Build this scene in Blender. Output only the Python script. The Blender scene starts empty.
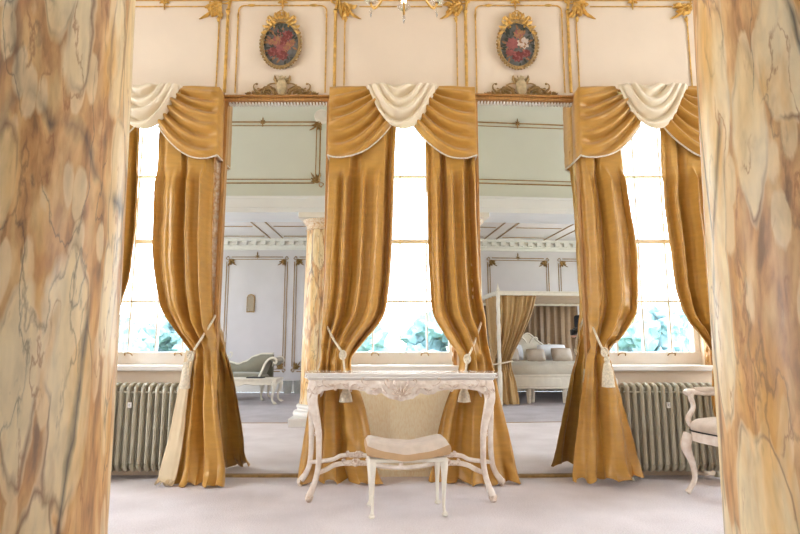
import bpy, bmesh, math, random
from mathutils import Vector, Matrix, noise
PI = math.pi
sc = bpy.context.scene
COL = sc.collection
R = math.radians
# ------------------------------------------------------------------ camera, world, lights, exposure
H, F, PITCH = 0.965, 551.0, R(8.06)
cam = bpy.data.objects.new('camera', bpy.data.cameras.new('camera'))
COL.objects.link(cam)
cam.location = (0, 0, H)
cam.rotation_euler = (PI/2 + PITCH, 0, 0)
cam.data.sensor_width = 36.0
cam.data.lens = F*36.0/800.0
cam.data.clip_start = 0.02
cam.data.clip_end = 500
sc.camera = cam
sc.view_settings.view_transform = 'Standard'
sc.view_settings.look = 'None'
sc.view_settings.gamma = 1.0
sc.view_settings.use_curve_mapping = False
sc.view_settings.exposure = -0.07
sc.cycles.max_bounces = 10
sc.cycles.diffuse_bounces = 5
sc.cycles.glossy_bounces = 5
sc.cycles.transparent_max_bounces = 12
sc.cycles.caustics_reflective = True
sc.cycles.caustics_refractive = False
sc.cycles.sample_clamp_indirect = 6.0
sc.cycles.use_denoising = True

world = bpy.data.worlds.new('daylight')
sc.world = world
world.use_nodes = True
wn = world.node_tree.nodes
wn['Background'].inputs[0].default_value = (0.77, 0.89, 1.0, 1)
wn['Background'].inputs[1].default_value = 14.0

def area(name, loc, rot, sx, sy, power, col):
    l = bpy.data.lights.new(name, 'AREA'); l.shape = 'RECTANGLE'; l.size = sx; l.size_y = sy
    l.energy = power; l.color = col
    o = bpy.data.objects.new(name, l); COL.objects.link(o); o.location = loc; o.rotation_euler = rot
    return o
# fill lamps added outside invented, unseen windows in the two side walls
XW = 5.4
for s in (-1, 1):
    area('side_fill_lamp', (s*(XW+0.12), 2.2, 2.1), (0, s*PI/2, 0), 2.6, 1.5, 92, (0.97, 0.97, 1.0))
    area('side_fill_lamp', (s*(XW+0.12), -1.3, 1.7), (0, s*PI/2, 0), 1.8, 1.5, 48, (0.86, 0.92, 1.0))

# ------------------------------------------------------------------ pixel geometry of the photo -> metres
CP, SP = math.cos(PITCH), math.sin(PITCH)
def ray(px, py):
    dx, dy = px-400.0, 267.0-py
    return Vector((dx, F*CP - dy*SP, F*SP + dy*CP))
def W(px, py, Y):
    r = ray(px, py); t = Y/r.y
    return (r.x*t, H + r.z*t)
def V(px, py, Y):
    x, z = W(px, py, Y); return Vector((x, Y, z))
MT = R(2.7)                      # the glass in the one mirror hangs a little out of true
ML = 4.25
def M(px, py, side, Y):
    """place in the room seen in a mirror at that pixel, at depth Y"""
    r = ray(px, py); o = Vector((0, 0, H))
    if side == 'L': n = Vector((0, -1, 0)); c = Vector((-0.99, ML, 0))
    else: n = Vector((math.sin(MT), -math.cos(MT), 0)); c = Vector((1.02, 4.245, 0))
    t = (c-o).dot(n)/r.dot(n); q = o + r*t
    d = r - 2*r.dot(n)*n
    t = (Y-q.y)/d.y
    return q + d*t

# ------------------------------------------------------------------ materials
def nt(name):
    m = bpy.data.materials.new(name); m.use_nodes = True
    return m, m.node_tree.nodes, m.node_tree.links, m.node_tree.nodes['Principled BSDF']
def mat(name, col, rough=0.5, metal=0.0, var=0.0, vscale=8.0, bump=0.0, bscale=60.0, stretch=(1,1,1), coat=0.0, sheen=0.0, col2=None, detail=4):
    m, n, l, b = nt(name)
    b.inputs['Base Color'].default_value = (*col, 1); b.inputs['Roughness'].default_value = rough
    b.inputs['Metallic'].default_value = metal; b.inputs['Coat Weight'].default_value = coat
    b.inputs['Sheen Weight'].default_value = sheen
    tc = n.new('ShaderNodeTexCoord'); mp = n.new('ShaderNodeMapping'); mp.inputs['Scale'].default_value = stretch
    l.new(tc.outputs['Object'], mp.inputs[0])
    if var or col2:
        c2 = col2 or tuple(max(0, c*(1-var)) for c in col)
        t = n.new('ShaderNodeTexNoise'); t.inputs['Scale'].default_value = vscale; t.inputs['Detail'].default_value = detail
        l.new(mp.outputs[0], t.inputs[0])
        r = n.new('ShaderNodeValToRGB'); r.color_ramp.elements[0].position = .35; r.color_ramp.elements[1].position = .65
        r.color_ramp.elements[0].color = (*c2, 1); r.color_ramp.elements[1].color = (*col, 1)
        l.new(t.outputs[0], r.inputs[0]); l.new(r.outputs[0], b.inputs['Base Color'])
    if bump:
        t = n.new('ShaderNodeTexNoise'); t.inputs['Scale'].default_value = bscale; t.inputs['Detail'].default_value = 3
        l.new(mp.outputs[0], t.inputs[0])
        k = n.new('ShaderNodeBump'); k.inputs['Strength'].default_value = bump; k.inputs['Distance'].default_value = .01
        l.new(t.outputs[0], k.inputs['Height']); l.new(k.outputs[0], b.inputs['Normal'])
    return m
def s2l(r, g, b):
    f = lambda c: ((c/255+0.055)/1.055)**2.4 if c > 10 else c/255/12.92
    return (f(r), f(g), f(b))
M_wall = mat('cream_wall_paint', s2l(228,208,184), .75, var=.05, vscale=2.5, bump=.05, bscale=90)
M_wall2 = mat('pale_pink_wall_paint', s2l(214,208,210), .75, var=.05, vscale=2.5)
M_frieze = mat('pale_cream_frieze_paint', s2l(212,218,210), .7, var=.04, vscale=2)
M_ceil = mat('white_ceiling_paint', s2l(228,222,218), .8, var=.04, vscale=2)
M_white = mat('white_gloss_paint', s2l(236,232,226), .35, var=.05, vscale=9)
M_bossg = mat('pale_worn_gilding', s2l(206,182,140), .5, .15, var=.35, vscale=30)
M_beam = mat('cool_white_paint', s2l(232,236,240), .6, 0, var=.03, vscale=3)
M_gold = mat('gilding', s2l(222,174,88), .38, .4, var=.35, vscale=30, bump=.3, bscale=90)
M_goldp = mat('aged_gilding', s2l(172,138,86), .5, .3, var=.35, vscale=30, bump=.3, bscale=90)
M_frame = mat('gilt_wood', s2l(186,134,74), .4, .3, var=.3, vscale=14, stretch=(6,6,1))
M_fwhite = mat('distressed_white_gesso', s2l(236,222,204), .5, 0, vscale=40, col2=s2l(206,168,124), bump=.5, bscale=60)
M_silk = mat('gold_silk', s2l(188,137,54), .38, 0, var=.14, vscale=7, bump=.10, bscale=45, stretch=(1,1,5), sheen=.2)
M_silk.node_tree.nodes['Principled BSDF'].inputs['Sheen Tint'].default_value = (.85, .88, 1, 1)
M_silkb = mat('old_gold_bed_silk', s2l(176,140,86), .5, 0, var=.12, vscale=7, bump=.1, bscale=45, stretch=(1,1,5), sheen=.2)
M_silkd = mat('dark_old_gold_silk', s2l(120,92,62), .6, 0, var=.15, vscale=7, stretch=(1,1,5))
M_lining = mat('cream_lining', s2l(224,202,166), .7, 0, var=.08, vscale=5)
M_cream = mat('cream_silk', s2l(230,213,184), .5, 0, var=.06, vscale=6, bump=.08, bscale=45, sheen=.2)
M_rope = mat('cream_cord', s2l(232,218,192), .8, 0, var=.25, vscale=70, bump=.6, bscale=120)
M_fringe = mat('white_braid', s2l(236,226,208), .8, 0, var=.3, vscale=90, bump=.5, bscale=150)
M_furn = mat('pinkish_white_carved_paint', s2l(238,226,214), .42, 0, vscale=22, col2=s2l(222,204,188), bump=.35, bscale=55, detail=6)
M_furnw = mat('ivory_paint', s2l(234,226,210), .4, 0, var=.08, vscale=16)
M_carve = mat('rubbed_carving_paint', s2l(232,216,202), .5, 0, vscale=60, col2=s2l(198,172,150), bump=.5, bscale=90)
M_seat = mat('beige_linen', s2l(214,196,178), .85, 0, var=.12, vscale=20, bump=.3, bscale=260, sheen=.2)
M_seat2 = mat('tan_linen_border', s2l(192,156,116), .85, 0, var=.1, vscale=20, bump=.3, bscale=260)
M_rad = mat('olive_grey_radiator_paint', s2l(178,170,148), .34, .1, var=.12, vscale=12)
M_radd = mat('dark_cast_iron', s2l(70,64,54), .6, .2, var=.2, vscale=20)
M_green = mat('grey_green_velvet', s2l(132,126,108), .7, 0, var=.12, vscale=9, sheen=.3)
M_bedw = mat('bed_linen_beige', s2l(206,198,184), .8, 0, var=.08, vscale=9, bump=.3, bscale=25)
M_pillg = mat('fawn_satin', s2l(168,152,136), .5, 0, var=.12, vscale=12)
M_pillw = mat('white_cotton', s2l(232,234,240), .8, 0, var=.05, vscale=12)
M_gloss = mat('white_marble_top', s2l(240,234,228), .12, 0, var=.05, vscale=5, coat=.3)
M_dark = mat('black_plastic', s2l(26,26,28), .4, 0, var=.2, vscale=30)
M_grey = mat('grey_wicker', s2l(190,190,186), .8, 0, var=.2, vscale=60, bump=.5, bscale=90)
M_skin = mat('skin', s2l(214,160,134), .55, 0, var=.08, vscale=12)
M_hair = mat('brown_hair', s2l(70,50,36), .6, 0, var=.3, vscale=60, stretch=(4,4,1))
M_jacket = mat('charcoal_wool', s2l(40,42,48), .9, 0, var=.2, vscale=40)
M_jeans = mat('blue_denim', s2l(34,52,82), .9, 0, var=.2, vscale=50)
M_leaf = mat('haze_tinted_foliage', s2l(122,152,156), .9, 0, var=.5, vscale=1.2, bump=.8, bscale=3)  # bluish tint of distant haze put into the leaf colour
M_bark = mat('bark', s2l(96,82,66), .9, 0, var=.3, vscale=9)
M_grass = mat('park_grass', s2l(120,140,84), .95, 0, var=.2, vscale=.3)
M_stone = mat('pale_stone', s2l(200,192,180), .8, 0, var=.15, vscale=6)

def carpet(name, a, b):
    m, n, l, p = nt(name)
    tc = n.new('ShaderNodeTexCoord')
    t = n.new('ShaderNodeTexNoise'); t.inputs['Scale'].default_value = 130; t.inputs['Detail'].default_value = 2
    t2 = n.new('ShaderNodeTexNoise'); t2.inputs['Scale'].default_value = 2.2; t2.inputs['Detail'].default_value = 4
    mx = n.new('ShaderNodeMath'); mx.operation = 'ADD'
    l.new(tc.outputs['Object'], t.inputs[0]); l.new(tc.outputs['Object'], t2.inputs[0])
    l.new(t.outputs[0], mx.inputs[0]); l.new(t2.outputs[0], mx.inputs[1])
    r = n.new('ShaderNodeValToRGB'); r.color_ramp.elements[0].position = .36; r.color_ramp.elements[1].position = .64
    dv = n.new('ShaderNodeMath'); dv.operation = 'MULTIPLY'; dv.inputs[1].default_value = .5
    l.new(mx.outputs[0], dv.inputs[0]); l.new(dv.outputs[0], r.inputs[0])
    r.color_ramp.elements[0].color = (*a, 1); r.color_ramp.elements[1].color = (*b, 1)
    l.new(r.outputs[0], p.inputs['Base Color']); p.inputs['Roughness'].default_value = .95
    k = n.new('ShaderNodeBump'); k.inputs['Strength'].default_value = .5; k.inputs['Distance'].default_value = .008
    l.new(t.outputs[0], k.inputs['Height']); l.new(k.outputs[0], p.inputs['Normal'])
    return m
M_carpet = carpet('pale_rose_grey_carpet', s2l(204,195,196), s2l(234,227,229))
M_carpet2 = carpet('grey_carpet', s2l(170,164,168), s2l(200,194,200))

def marble(name, seed):
    m, n, l, p = nt(name)
    tc = n.new('ShaderNodeTexCoord'); mp = n.new('ShaderNodeMapping')
    mp.inputs['Location'].default_value = (seed, seed*1.7, seed*.6); mp.inputs['Scale'].default_value = (1, 1, .20)
    l.new(tc.outputs['Object'], mp.inputs[0])
    def node_noise(scale, d, src, vec=True):
        v = n.new('ShaderNodeTexNoise'); v.inputs['Scale'].default_value = scale; v.inputs['Detail'].default_value = d
        l.new(src.outputs[0], v.inputs['Vector']); return v
    def warp(src, scale, amt, d=3):
        w = node_noise(scale, d, src); sb = n.new('ShaderNodeVectorMath'); sb.operation = 'SUBTRACT'; sb.inputs[1].default_value = (.5, .5, .5)
        l.new(w.outputs['Color'], sb.inputs[0])
        ad = n.new('ShaderNodeVectorMath'); ad.operation = 'MULTIPLY_ADD'; ad.inputs[1].default_value = (amt, amt, amt)
        l.new(sb.outputs[0], ad.inputs[0]); l.new(src.outputs[0], ad.inputs[2]); return ad
    big = warp(mp, 4, .075); fine = warp(big, 26, .022, 5)
    def vor(scale, feat, src=fine):
        v = n.new('ShaderNodeTexVoronoi'); v.feature = feat; v.inputs['Scale'].default_value = scale
        l.new(src.outputs[0], v.inputs['Vector']); return v
    def ramp(src, stops):
        r = n.new('ShaderNodeValToRGB'); e = r.color_ramp.elements
        while len(e) < len(stops): e.new(.5)
        for i, (q, c) in enumerate(stops):
            e[i].position = q; e[i].color = (*c, 1)
        l.new(src, r.inputs[0]); return r.outputs[0]
    def mix(fac, a, b, mode='MIX'):
        x = n.new('ShaderNodeMix'); x.data_type = 'RGBA'; x.blend_type = mode
        if isinstance(fac, float): x.inputs[0].default_value = fac
        else: l.new(fac, x.inputs[0])
        for i, c in ((6, a), (7, b)):
            if isinstance(c, tuple): x.inputs[i].default_value = (*c, 1)
            else: l.new(c, x.inputs[i])
        return x.outputs[2]
    def op(o_, a, b, cl=True):
        x = n.new('ShaderNodeMath'); x.operation = o_; x.use_clamp = cl
        for i, c in ((0, a), (1, b)):
            if isinstance(c, (int, float)): x.inputs[i].default_value = c
            else: l.new(c, x.inputs[i])
        return x.outputs[0]
    G = lambda v: (v, v, v)
    N = lambda sc_, d, src=big: node_noise(sc_, d, src).outputs[0]
    # bands of ochre, peach and cream drifting up the shaft
    base = ramp(N(5, 5), [(.28, s2l(204,150,82)), (.40, s2l(220,178,112)), (.50, s2l(230,204,156)), (.60, s2l(234,214,176)), (.78, s2l(226,200,158))])
    grain = ramp(N(46, 7, fine), [(.28, G(.82)), (.5, G(1.0)), (.72, G(1.12))])
    mtx = ramp(N(30, 6, fine), [(.32, s2l(128,86,54)), (.43, s2l(184,130,78)), (.53, s2l(208,158,102)), (.68, s2l(226,188,130))])
    zone = N(4.2, 4)
    v1 = vor(9.5, 'F1').outputs['Distance']; v2 = vor(23, 'F1').outputs['Distance']
    # pale pebbles lie in a rust coloured matrix of uneven width
    wid = n.new('ShaderNodeMapRange'); wid.inputs[1].default_value = .36; wid.inputs[2].default_value = .68; wid.inputs[3].default_value = .74; wid.inputs[4].default_value = .30
    l.new(zone, wid.inputs[0])
    m1 = op('MULTIPLY', op('SUBTRACT', v1, wid.outputs[0], False), 20)
    # inside the matrix smaller pebbles show again
    peb = op('MULTIPLY', op('SUBTRACT', .42, v2, False), 16)
    col = mix(op('MULTIPLY', m1, .85), base, mtx)
    col = mix(op('MULTIPLY', op('MULTIPLY', peb, m1), .8), col, s2l(232,206,160))
    pale = ramp(vor(9.5, 'F1').outputs['Color'], [(.35, G(0)), (.8, G(.6))])
    col = mix(op('MULTIPLY', pale, op('SUBTRACT', 1, m1)), col, s2l(236,214,170))
    col = mix(op('MULTIPLY', ramp(N(11, 4), [(.56, G(0)), (.68, G(.6))]), 1), col, s2l(216,160,70))
    col = mix(op('MULTIPLY', ramp(N(14, 4, fine), [(.62, G(0)), (.74, G(.5))]), 1), col, s2l(176,112,66))
    rim = ramp(op('ABSOLUTE', op('SUBTRACT', v1, wid.outputs[0], False), 0, False), [(0, G(1)), (.03, G(0))])
    col = mix(op('MULTIPLY', rim, ramp(N(9, 3), [(.42, G(0)), (.6, G(.8))])), col, s2l(128,84,58))
    v3 = vor(4.0, 'DISTANCE_TO_EDGE').outputs['Distance']
    dk = op('MULTIPLY', ramp(v3, [(0, G(1)), (.03, G(0))]), ramp(N(12, 5, fine), [(.38, G(0)), (.58, G(1))]))
    col = mix(op('MULTIPLY', dk, .85), col, s2l(72,64,62))
    def ridge(scale, w, c, k, lo, hi):
        nonlocal col
        r_ = ramp(op('ABSOLUTE', op('SUBTRACT', N(scale, 7), .5, False), 0, False), [(0, G(1)), (w, G(0))])
        col = mix(op('MULTIPLY', r_, ramp(N(scale*1.3, 3), [(lo, G(0)), (hi, G(k))])), col, c)
    ridge(8, .012, s2l(110,82,62), .55, .46, .56)
    ridge(15, .016, s2l(160,104,66), .7, .48, .58)
    ridge(5.5, .006, s2l(74,66,62), .6, .50, .58)
    col = mix(1.0, col, grain, 'MULTIPLY')
    l.new(col, p.inputs['Base Color'])
    p.inputs['Roughness'].default_value = .36
    return m
M_marA = marble('veined_scagliola_a', 1.3)
M_marB = marble('veined_scagliola_b', 7.9)

m, n, l, p = nt('silvered_glass'); M_mirror = m
p.inputs['Metallic'].default_value = 1; p.inputs['Roughness'].default_value = .0; p.inputs['Base Color'].default_value = (.90, .93, .93, 1)
m, n, l, p = nt('foxed_mirror'); M_dmir = m
p.inputs['Metallic'].default_value = 1; p.inputs['Roughness'].default_value = .08; p.inputs['Base Color'].default_value = (.5, .53, .55, 1)
m, n, l, p = nt('window_glass'); M_glass = m
n.remove(p); tr = n.new('ShaderNodeBsdfTransparent'); gl = n.new('ShaderNodeBsdfGlossy'); gl.inputs['Roughness'].default_value = .02
mx = n.new('ShaderNodeMixShader'); mx.inputs[0].default_value = .04
l.new(tr.outputs[0], mx.inputs[1]); l.new(gl.outputs[0], mx.inputs[2]); l.new(mx.outputs[0], n['Material Output'].inputs[0])
m, n, l, p = nt('lit_bulb'); M_bulb = m
p.inputs['Emission Color'].default_value = (1, .82, .55, 1); p.inputs['Emission Strength'].default_value = 20
m, n, l, p = nt('crystal'); M_crys = m
p.inputs['Roughness'].default_value = .05; p.inputs['Transmission Weight'].default_value = .9; p.inputs['Base Color'].default_value = (.95, .93, .9, 1)
# ribbed pale yellow cloth panel under the window
m, n, l, p = nt('pale_straw_panel'); M_straw = m
tc = n.new('ShaderNodeTexCoord'); mp = n.new('ShaderNodeMapping'); mp.inputs['Scale'].default_value = (90, 90, 26)
t = n.new('ShaderNodeTexNoise'); t.inputs['Scale'].default_value = 1.2; t.inputs['Detail'].default_value = 5
l.new(tc.outputs['Object'], mp.inputs[0]); l.new(mp.outputs[0], t.inputs[0])
r = n.new('ShaderNodeValToRGB'); r.color_ramp.elements[0].position = .32; r.color_ramp.elements[1].position = .6
r.color_ramp.elements[0].color = (*s2l(240,218,176), 1); r.color_ramp.elements[1].color = (*s2l(248,234,202), 1)
l.new(t.outputs[0], r.inputs[0]); l.new(r.outputs[0], p.inputs['Base Color']); p.inputs['Roughness'].default_value = .7

# ------------------------------------------------------------------ mesh helpers
def tag(o, label=None, cat=None, group=None, kind=None):
    for k, v in (('label', label), ('category', cat), ('group', group), ('kind', kind)):
        if v: o[k] = v
    return o
def empty(name, loc=(0,0,0), rz=0, label=None, cat=None, group=None):
    o = bpy.data.objects.new(name, None); COL.objects.link(o); o.location = loc; o.rotation_euler = (0, 0, rz)
    return tag(o, label, cat, group)
def obj(name, bm, m, parent=None, smooth=True, bevel=0.0, subsurf=0, solid=0.0, origin=None):
    me = bpy.data.meshes.new(name)
    if origin is not None: bmesh.ops.translate(bm, verts=bm.verts, vec=-Vector(origin))
    bmesh.ops.recalc_face_normals(bm, faces=bm.faces)
    bm.to_mesh(me); bm.free()
    for mm in (m if isinstance(m, (list, tuple)) else [m]): me.materials.append(mm)
    if smooth:
        for q in me.polygons: q.use_smooth = True
    o = bpy.data.objects.new(name, me); COL.objects.link(o)
    if origin is not None: o.location = origin
    if parent: o.parent = parent
    if solid:
        k = o.modifiers.new('solid', 'SOLIDIFY'); k.thickness = solid; k.offset = 0
    if bevel:
        k = o.modifiers.new('bevel', 'BEVEL'); k.width = bevel; k.segments = 2; k.limit_method = 'ANGLE'; k.angle_limit = R(40)
    if subsurf:
        k = o.modifiers.new('sub', 'SUBSURF'); k.levels = subsurf; k.render_levels = subsurf
    if smooth and not subsurf:
        try:
            me.set_sharp_from_angle(angle=R(42))
        except Exception: pass
    return o
B = bmesh.new
def box(bm, x0, x1, y0, y1, z0, z1):
    vs = [bm.verts.new((x, y, z)) for x in (x0, x1) for y in (y0, y1) for z in (z0, z1)]
    for f in ((0,1,3,2), (4,6,7,5), (0,4,5,1), (2,3,7,6), (0,2,6,4), (1,5,7,3)): bm.faces.new([vs[i] for i in f])
    return vs
def cr(pts, n):
    """catmull-rom through tuples of any length"""
    out = []; P = [pts[0]] + list(pts) + [pts[-1]]
    for i in range(1, len(P)-2):
        for k in range(n):
            t = k/n; a, b, c, d = P[i-1], P[i], P[i+1], P[i+2]
            out.append(tuple(.5*((2*b[j]) + (-a[j]+c[j])*t + (2*a[j]-5*b[j]+4*c[j]-d[j])*t*t + (-a[j]+3*b[j]-3*c[j]+d[j])*t**3) for j in range(len(b))))
    out.append(tuple(pts[-1])); return out
def tube(bm, pts, rad, seg=8, n=6, flat=1.0, closed=False, up=(0,0,1), sq=False):
    """sweep along pts; rad a number or per-point list; flat squashes the second axis"""
    rs = rad if isinstance(rad, (list, tuple)) else [rad]*len(pts)
    P = [(*p[:3], q) for p, q in zip(pts, rs)]
    P = cr(P, n) if n > 1 else P
    rings = []; up = Vector(up)
    for i, q in enumerate(P):
        a = Vector(P[max(i-1, 0)][:3]); b = Vector(P[min(i+1, len(P)-1)][:3]); d = (b-a)
        d = d.normalized() if d.length > 1e-9 else Vector((0, 0, 1))
        s = d.cross(up)
        s = s.normalized() if s.length > .05 else d.cross(Vector((0, 1, 0.01))).normalized()
        t = s.cross(d).normalized()
        ring = []
        for k in range(seg):
            an = 2*PI*k/seg + (PI/seg if sq else 0); ca, sa = math.cos(an), math.sin(an)
            if sq:
                ca, sa = [math.copysign(abs(v)**.55, v) for v in (ca, sa)]
            ring.append(bm.verts.new(Vector(q[:3]) + s*ca*q[3] + t*sa*q[3]*flat))
        rings.append(ring)
    for a, b in zip(rings, rings[1:]):
        for k in range(seg): bm.faces.new((a[k], a[(k+1) % seg], b[(k+1) % seg], b[k]))
    if closed:
        a, b = rings[-1], rings[0]
    bm.faces.new(rings[0][::-1]); bm.faces.new(rings[-1])
def lathe(bm, prof, c=(0,0,0), seg=24, sx=1, sy=1, twist=None):
    rings = []
    for r, z in prof:
        ring = []
        for k in range(seg):
            a = 2*PI*k/seg; rr = r*(twist(a, z) if twist else 1)
            ring.append(bm.verts.new((c[0]+rr*sx*math.cos(a), c[1]+rr*sy*math.sin(a), c[2]+z)))
        rings.append(ring)
    for a, b in zip(rings, rings[1:]):
        for k in range(seg): bm.faces.new((a[k], a[(k+1) % seg], b[(k+1) % seg], b[k]))
    bm.faces.new(rings[0][::-1]); bm.faces.new(rings[-1])
def blob(bm, c, r, seg=10, ring=6):
    mt = Matrix.Translation(Vector(c)) @ Matrix.Diagonal((r[0], r[1], r[2], 1))
    bmesh.ops.create_uvsphere(bm, u_segments=seg, v_segments=ring, radius=1, matrix=mt)
def grid(bm, nu, nv, fn):
    vs = [[bm.verts.new(fn(i/nu, j/nv)) for i in range(nu+1)] for j in range(nv+1)]
    for j in range(nv):
        for i in range(nu): bm.faces.new((vs[j][i], vs[j][i+1], vs[j+1][i+1], vs[j+1][i]))
    return vs
def slab(bm, outline, z0, z1):
    a = [bm.verts.new((x, y, z0)) for x, y in outline]; b = [bm.verts.new((x, y, z1)) for x, y in outline]
    bm.faces.new(a[::-1]); bm.faces.new(b); n = len(a)
    for k in range(n): bm.faces.new((a[k], a[(k+1) % n], b[(k+1) % n], b[k]))
def plateXZ(bm, outline, y0, y1):
    a = [bm.verts.new((x, y0, z)) for x, z in outline]; b = [bm.verts.new((x, y1, z)) for x, z in outline]
    bm.faces.new(a); bm.faces.new(b[::-1]); n = len(a)
    for k in range(n): bm.faces.new((a[k], b[k], b[(k+1) % n], a[(k+1) % n]))
def copy_tree(o, parent=None):
    c = o.copy(); COL.objects.link(c)
    if parent: c.parent = parent
    for ch in [x for x in bpy.data.objects if x.parent == o]: copy_tree(ch, c)
    return c
# ---- carved ornament pieces, all drawn in a vertical plane facing the room (-Y) at depth y
def leaf(bm, x, z, ang, L, w, y, curl=0.0, d=.012):
    n = 7; mid = []; a = ang
    px, pz = x, z
    rows = []
    for i in range(n+1):
        t = i/n; ww = w*math.sin(PI*min(1, .12+t*.88))**.8*(1-.25*(i % 2))
        rows.append((px - ww*math.sin(a)*.5, pz + ww*math.cos(a)*.5, px, pz, px + ww*math.sin(a)*.5, pz - ww*math.cos(a)*.5, t))
        px += L/n*math.cos(a); pz += L/n*math.sin(a); a += curl/n
    prev = None
    for r in rows:
        t = r[6]; h = d*(.4+math.sin(PI*t))
        ring = [bm.verts.new((r[0], y, r[1])), bm.verts.new((r[0]*.5+r[2]*.5, y-h*.55, r[1]*.5+r[3]*.5)), bm.verts.new((r[2], y-h, r[3])),
                bm.verts.new((r[4]*.5+r[2]*.5, y-h*.55, r[5]*.5+r[3]*.5)), bm.verts.new((r[4], y, r[5]))]
        if prev:
            for k in range(4): bm.faces.new((prev[k], prev[k+1], ring[k+1], ring[k]))
        prev = ring
def scroll(bm, x, z, ang, L, turn, r, y, d=1, tail=1.0):
    """a C-scroll: starts at x,z heading ang, curling into a volute"""
    pts = []; rs = []; n = 22; a = ang
    for i in range(n+1):
        t = i/n
        pts.append((x, y - r*.6, z)); rs.append(r*(.45+.55*math.sin(PI*min(1, t*1.15)))*(1 if t < .85 else 1.25))
        st = L/n*(1.25-t*.95)
        x += st*math.cos(a); z += st*math.sin(a); a += d*turn/n*(.3+1.6*t*t)*1.2
    tube(bm, pts, rs, 6, 1, flat=.9, up=(0, 1, 0))
    blob(bm, (x, y-r, z), (r*1.3, r*1.1, r*1.3), 8, 5)
def corner_ornament(bm, cx, cz, s, sx, sz, y):
    """spray of acanthus leaves filling a panel corner; it points down and inwards (sx, sz)"""
    rnd = random.Random(int(abs(cx)*1000)+int(cz*77))
    for k in range(22):
        a = rnd.uniform(-.2, 1.9); L = s*rnd.uniform(.3, .62)
        q = rnd.uniform(0, .5)*s; b = rnd.uniform(0, 1.6)
        ox, oz = cx + sx*q*math.cos(b), cz + sz*q*math.sin(b)
        aa = math.atan2(sz*math.sin(a), sx*math.cos(a))
        leaf(bm, ox, oz, aa, L, s*.30, y-rnd.uniform(0, .01), curl=rnd.uniform(-1, 1), d=.02)
    leaf(bm, cx+sx*s*.3, cz+sz*s*.3, math.atan2(sz, sx), s*1.0, s*.2, y, curl=.4*sx, d=.02)
    for k in range(7): blob(bm, (cx+sx*rnd.uniform(0, .6)*s, y-.015, cz+sz*rnd.uniform(0, .6)*s), (s*.07, s*.06, s*.07), 8, 5)
    scroll(bm, cx, cz, math.atan2(sz*.2, -sx), s*.8, 4.2, s*.05, y, d=sx*sz)
    scroll(bm, cx, cz, math.atan2(-sz, sx*.1), s*.8, 4.2, s*.05, y, d=-sx*sz)

# ------------------------------------------------------------------ room shell
YW = 4.30; ZC = 4.45; YB = -3.15; ZC2 = 3.2; YBEAM0, YBEAM1 = 1.16, 1.74; ZBEAM = M(280, 212, 'L', 1.74)[2]; ZBT = M(280, 196, 'L', 1.74)[2]
WX = (-1.985, 0.0, 1.985); WHW = 0.44; WZ0, WZ1 = 0.78, 3.0
def struct(name, bm, m, parent=None, **k):
    o = obj(name, bm, m, parent, **k)
    if not parent: o['kind'] = 'structure'
    return o
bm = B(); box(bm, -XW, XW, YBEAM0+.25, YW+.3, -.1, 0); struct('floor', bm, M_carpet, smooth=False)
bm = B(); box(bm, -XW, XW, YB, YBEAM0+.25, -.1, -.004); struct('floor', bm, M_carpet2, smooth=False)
bm = B(); box(bm, -XW, XW, YBEAM0+.235, YBEAM0+.265, -.01, .004); struct('trim_1', bm, M_goldp, smooth=False)
bm = B()   # window wall with three openings
xs = [-XW-.3]
for w in WX: xs += [w-WHW, w+WHW]
xs.append(XW+.3)
for i in range(0, len(xs), 2): box(bm, xs[i], xs[i+1], YW, YW+.3, 0, ZC)
for w in WX:
    box(bm, w-WHW, w+WHW, YW, YW+.3, 0, WZ0); box(bm, w-WHW, w+WHW, YW, YW+.3, WZ1, ZC)
bmesh.ops.remove_doubles(bm, verts=bm.verts, dist=1e-5)
struct('wall_front', bm, M_wall, smooth=False)
bm = B(); box(bm, -XW-.3, XW+.3, YB-.2, YB, 0, ZC2); struct('wall_back', bm, M_wall2, smooth=False)
def side_wall(s):
    bm = B(); x0, x1 = (XW, XW+.3) if s > 0 else (-XW-.3, -XW)
    ys = [(YB, -2.05), (-.55, 1.45), (2.95, YW)]
    for a, b in ys: box(bm, x0, x1, a, b, 0, ZC)
    for a, b, z0, z1 in ((-2.05, -.55, .8, 2.6), (1.45, 2.95, .8, 3.4)):  # openings made up to let the side fill lamps in
        box(bm, x0, x1, a, b, 0, z0); box(bm, x0, x1, a, b, z1, ZC)
    return bm
struct('wall_left', side_wall(-1), M_wall, smooth=False)
struct('wall_right', side_wall(1), M_wall, smooth=False)
bm = B(); box(bm, -XW-.3, XW+.3, YBEAM0, YW+.3, ZC, ZC+.1); struct('ceiling', bm, M_ceil, smooth=False)
bm = B(); box(bm, -XW-.3, XW+.3, YB-.2, YBEAM0, ZC2, ZC2+.1); struct('ceiling', bm, M_ceil, smooth=False)
# entablature over the columns, and the wall above it
bm = B(); box(bm, -XW, XW, YBEAM0+.06, YBEAM1-.06, ZBT-.02, ZC); struct('wall_middle', bm, M_frieze, smooth=False)
bm = B()
box(bm, -XW, XW, YBEAM0+.01, YBEAM1-.01, ZBEAM, ZBEAM+.06); box(bm, -XW, XW, YBEAM0, YBEAM1, ZBEAM+.06, ZBT-.03); box(bm, -XW, XW, YBEAM0-.01, YBEAM1+.015, ZBT-.03, ZBT)
struct('trim_2', bm, M_beam, smooth=False)
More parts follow.
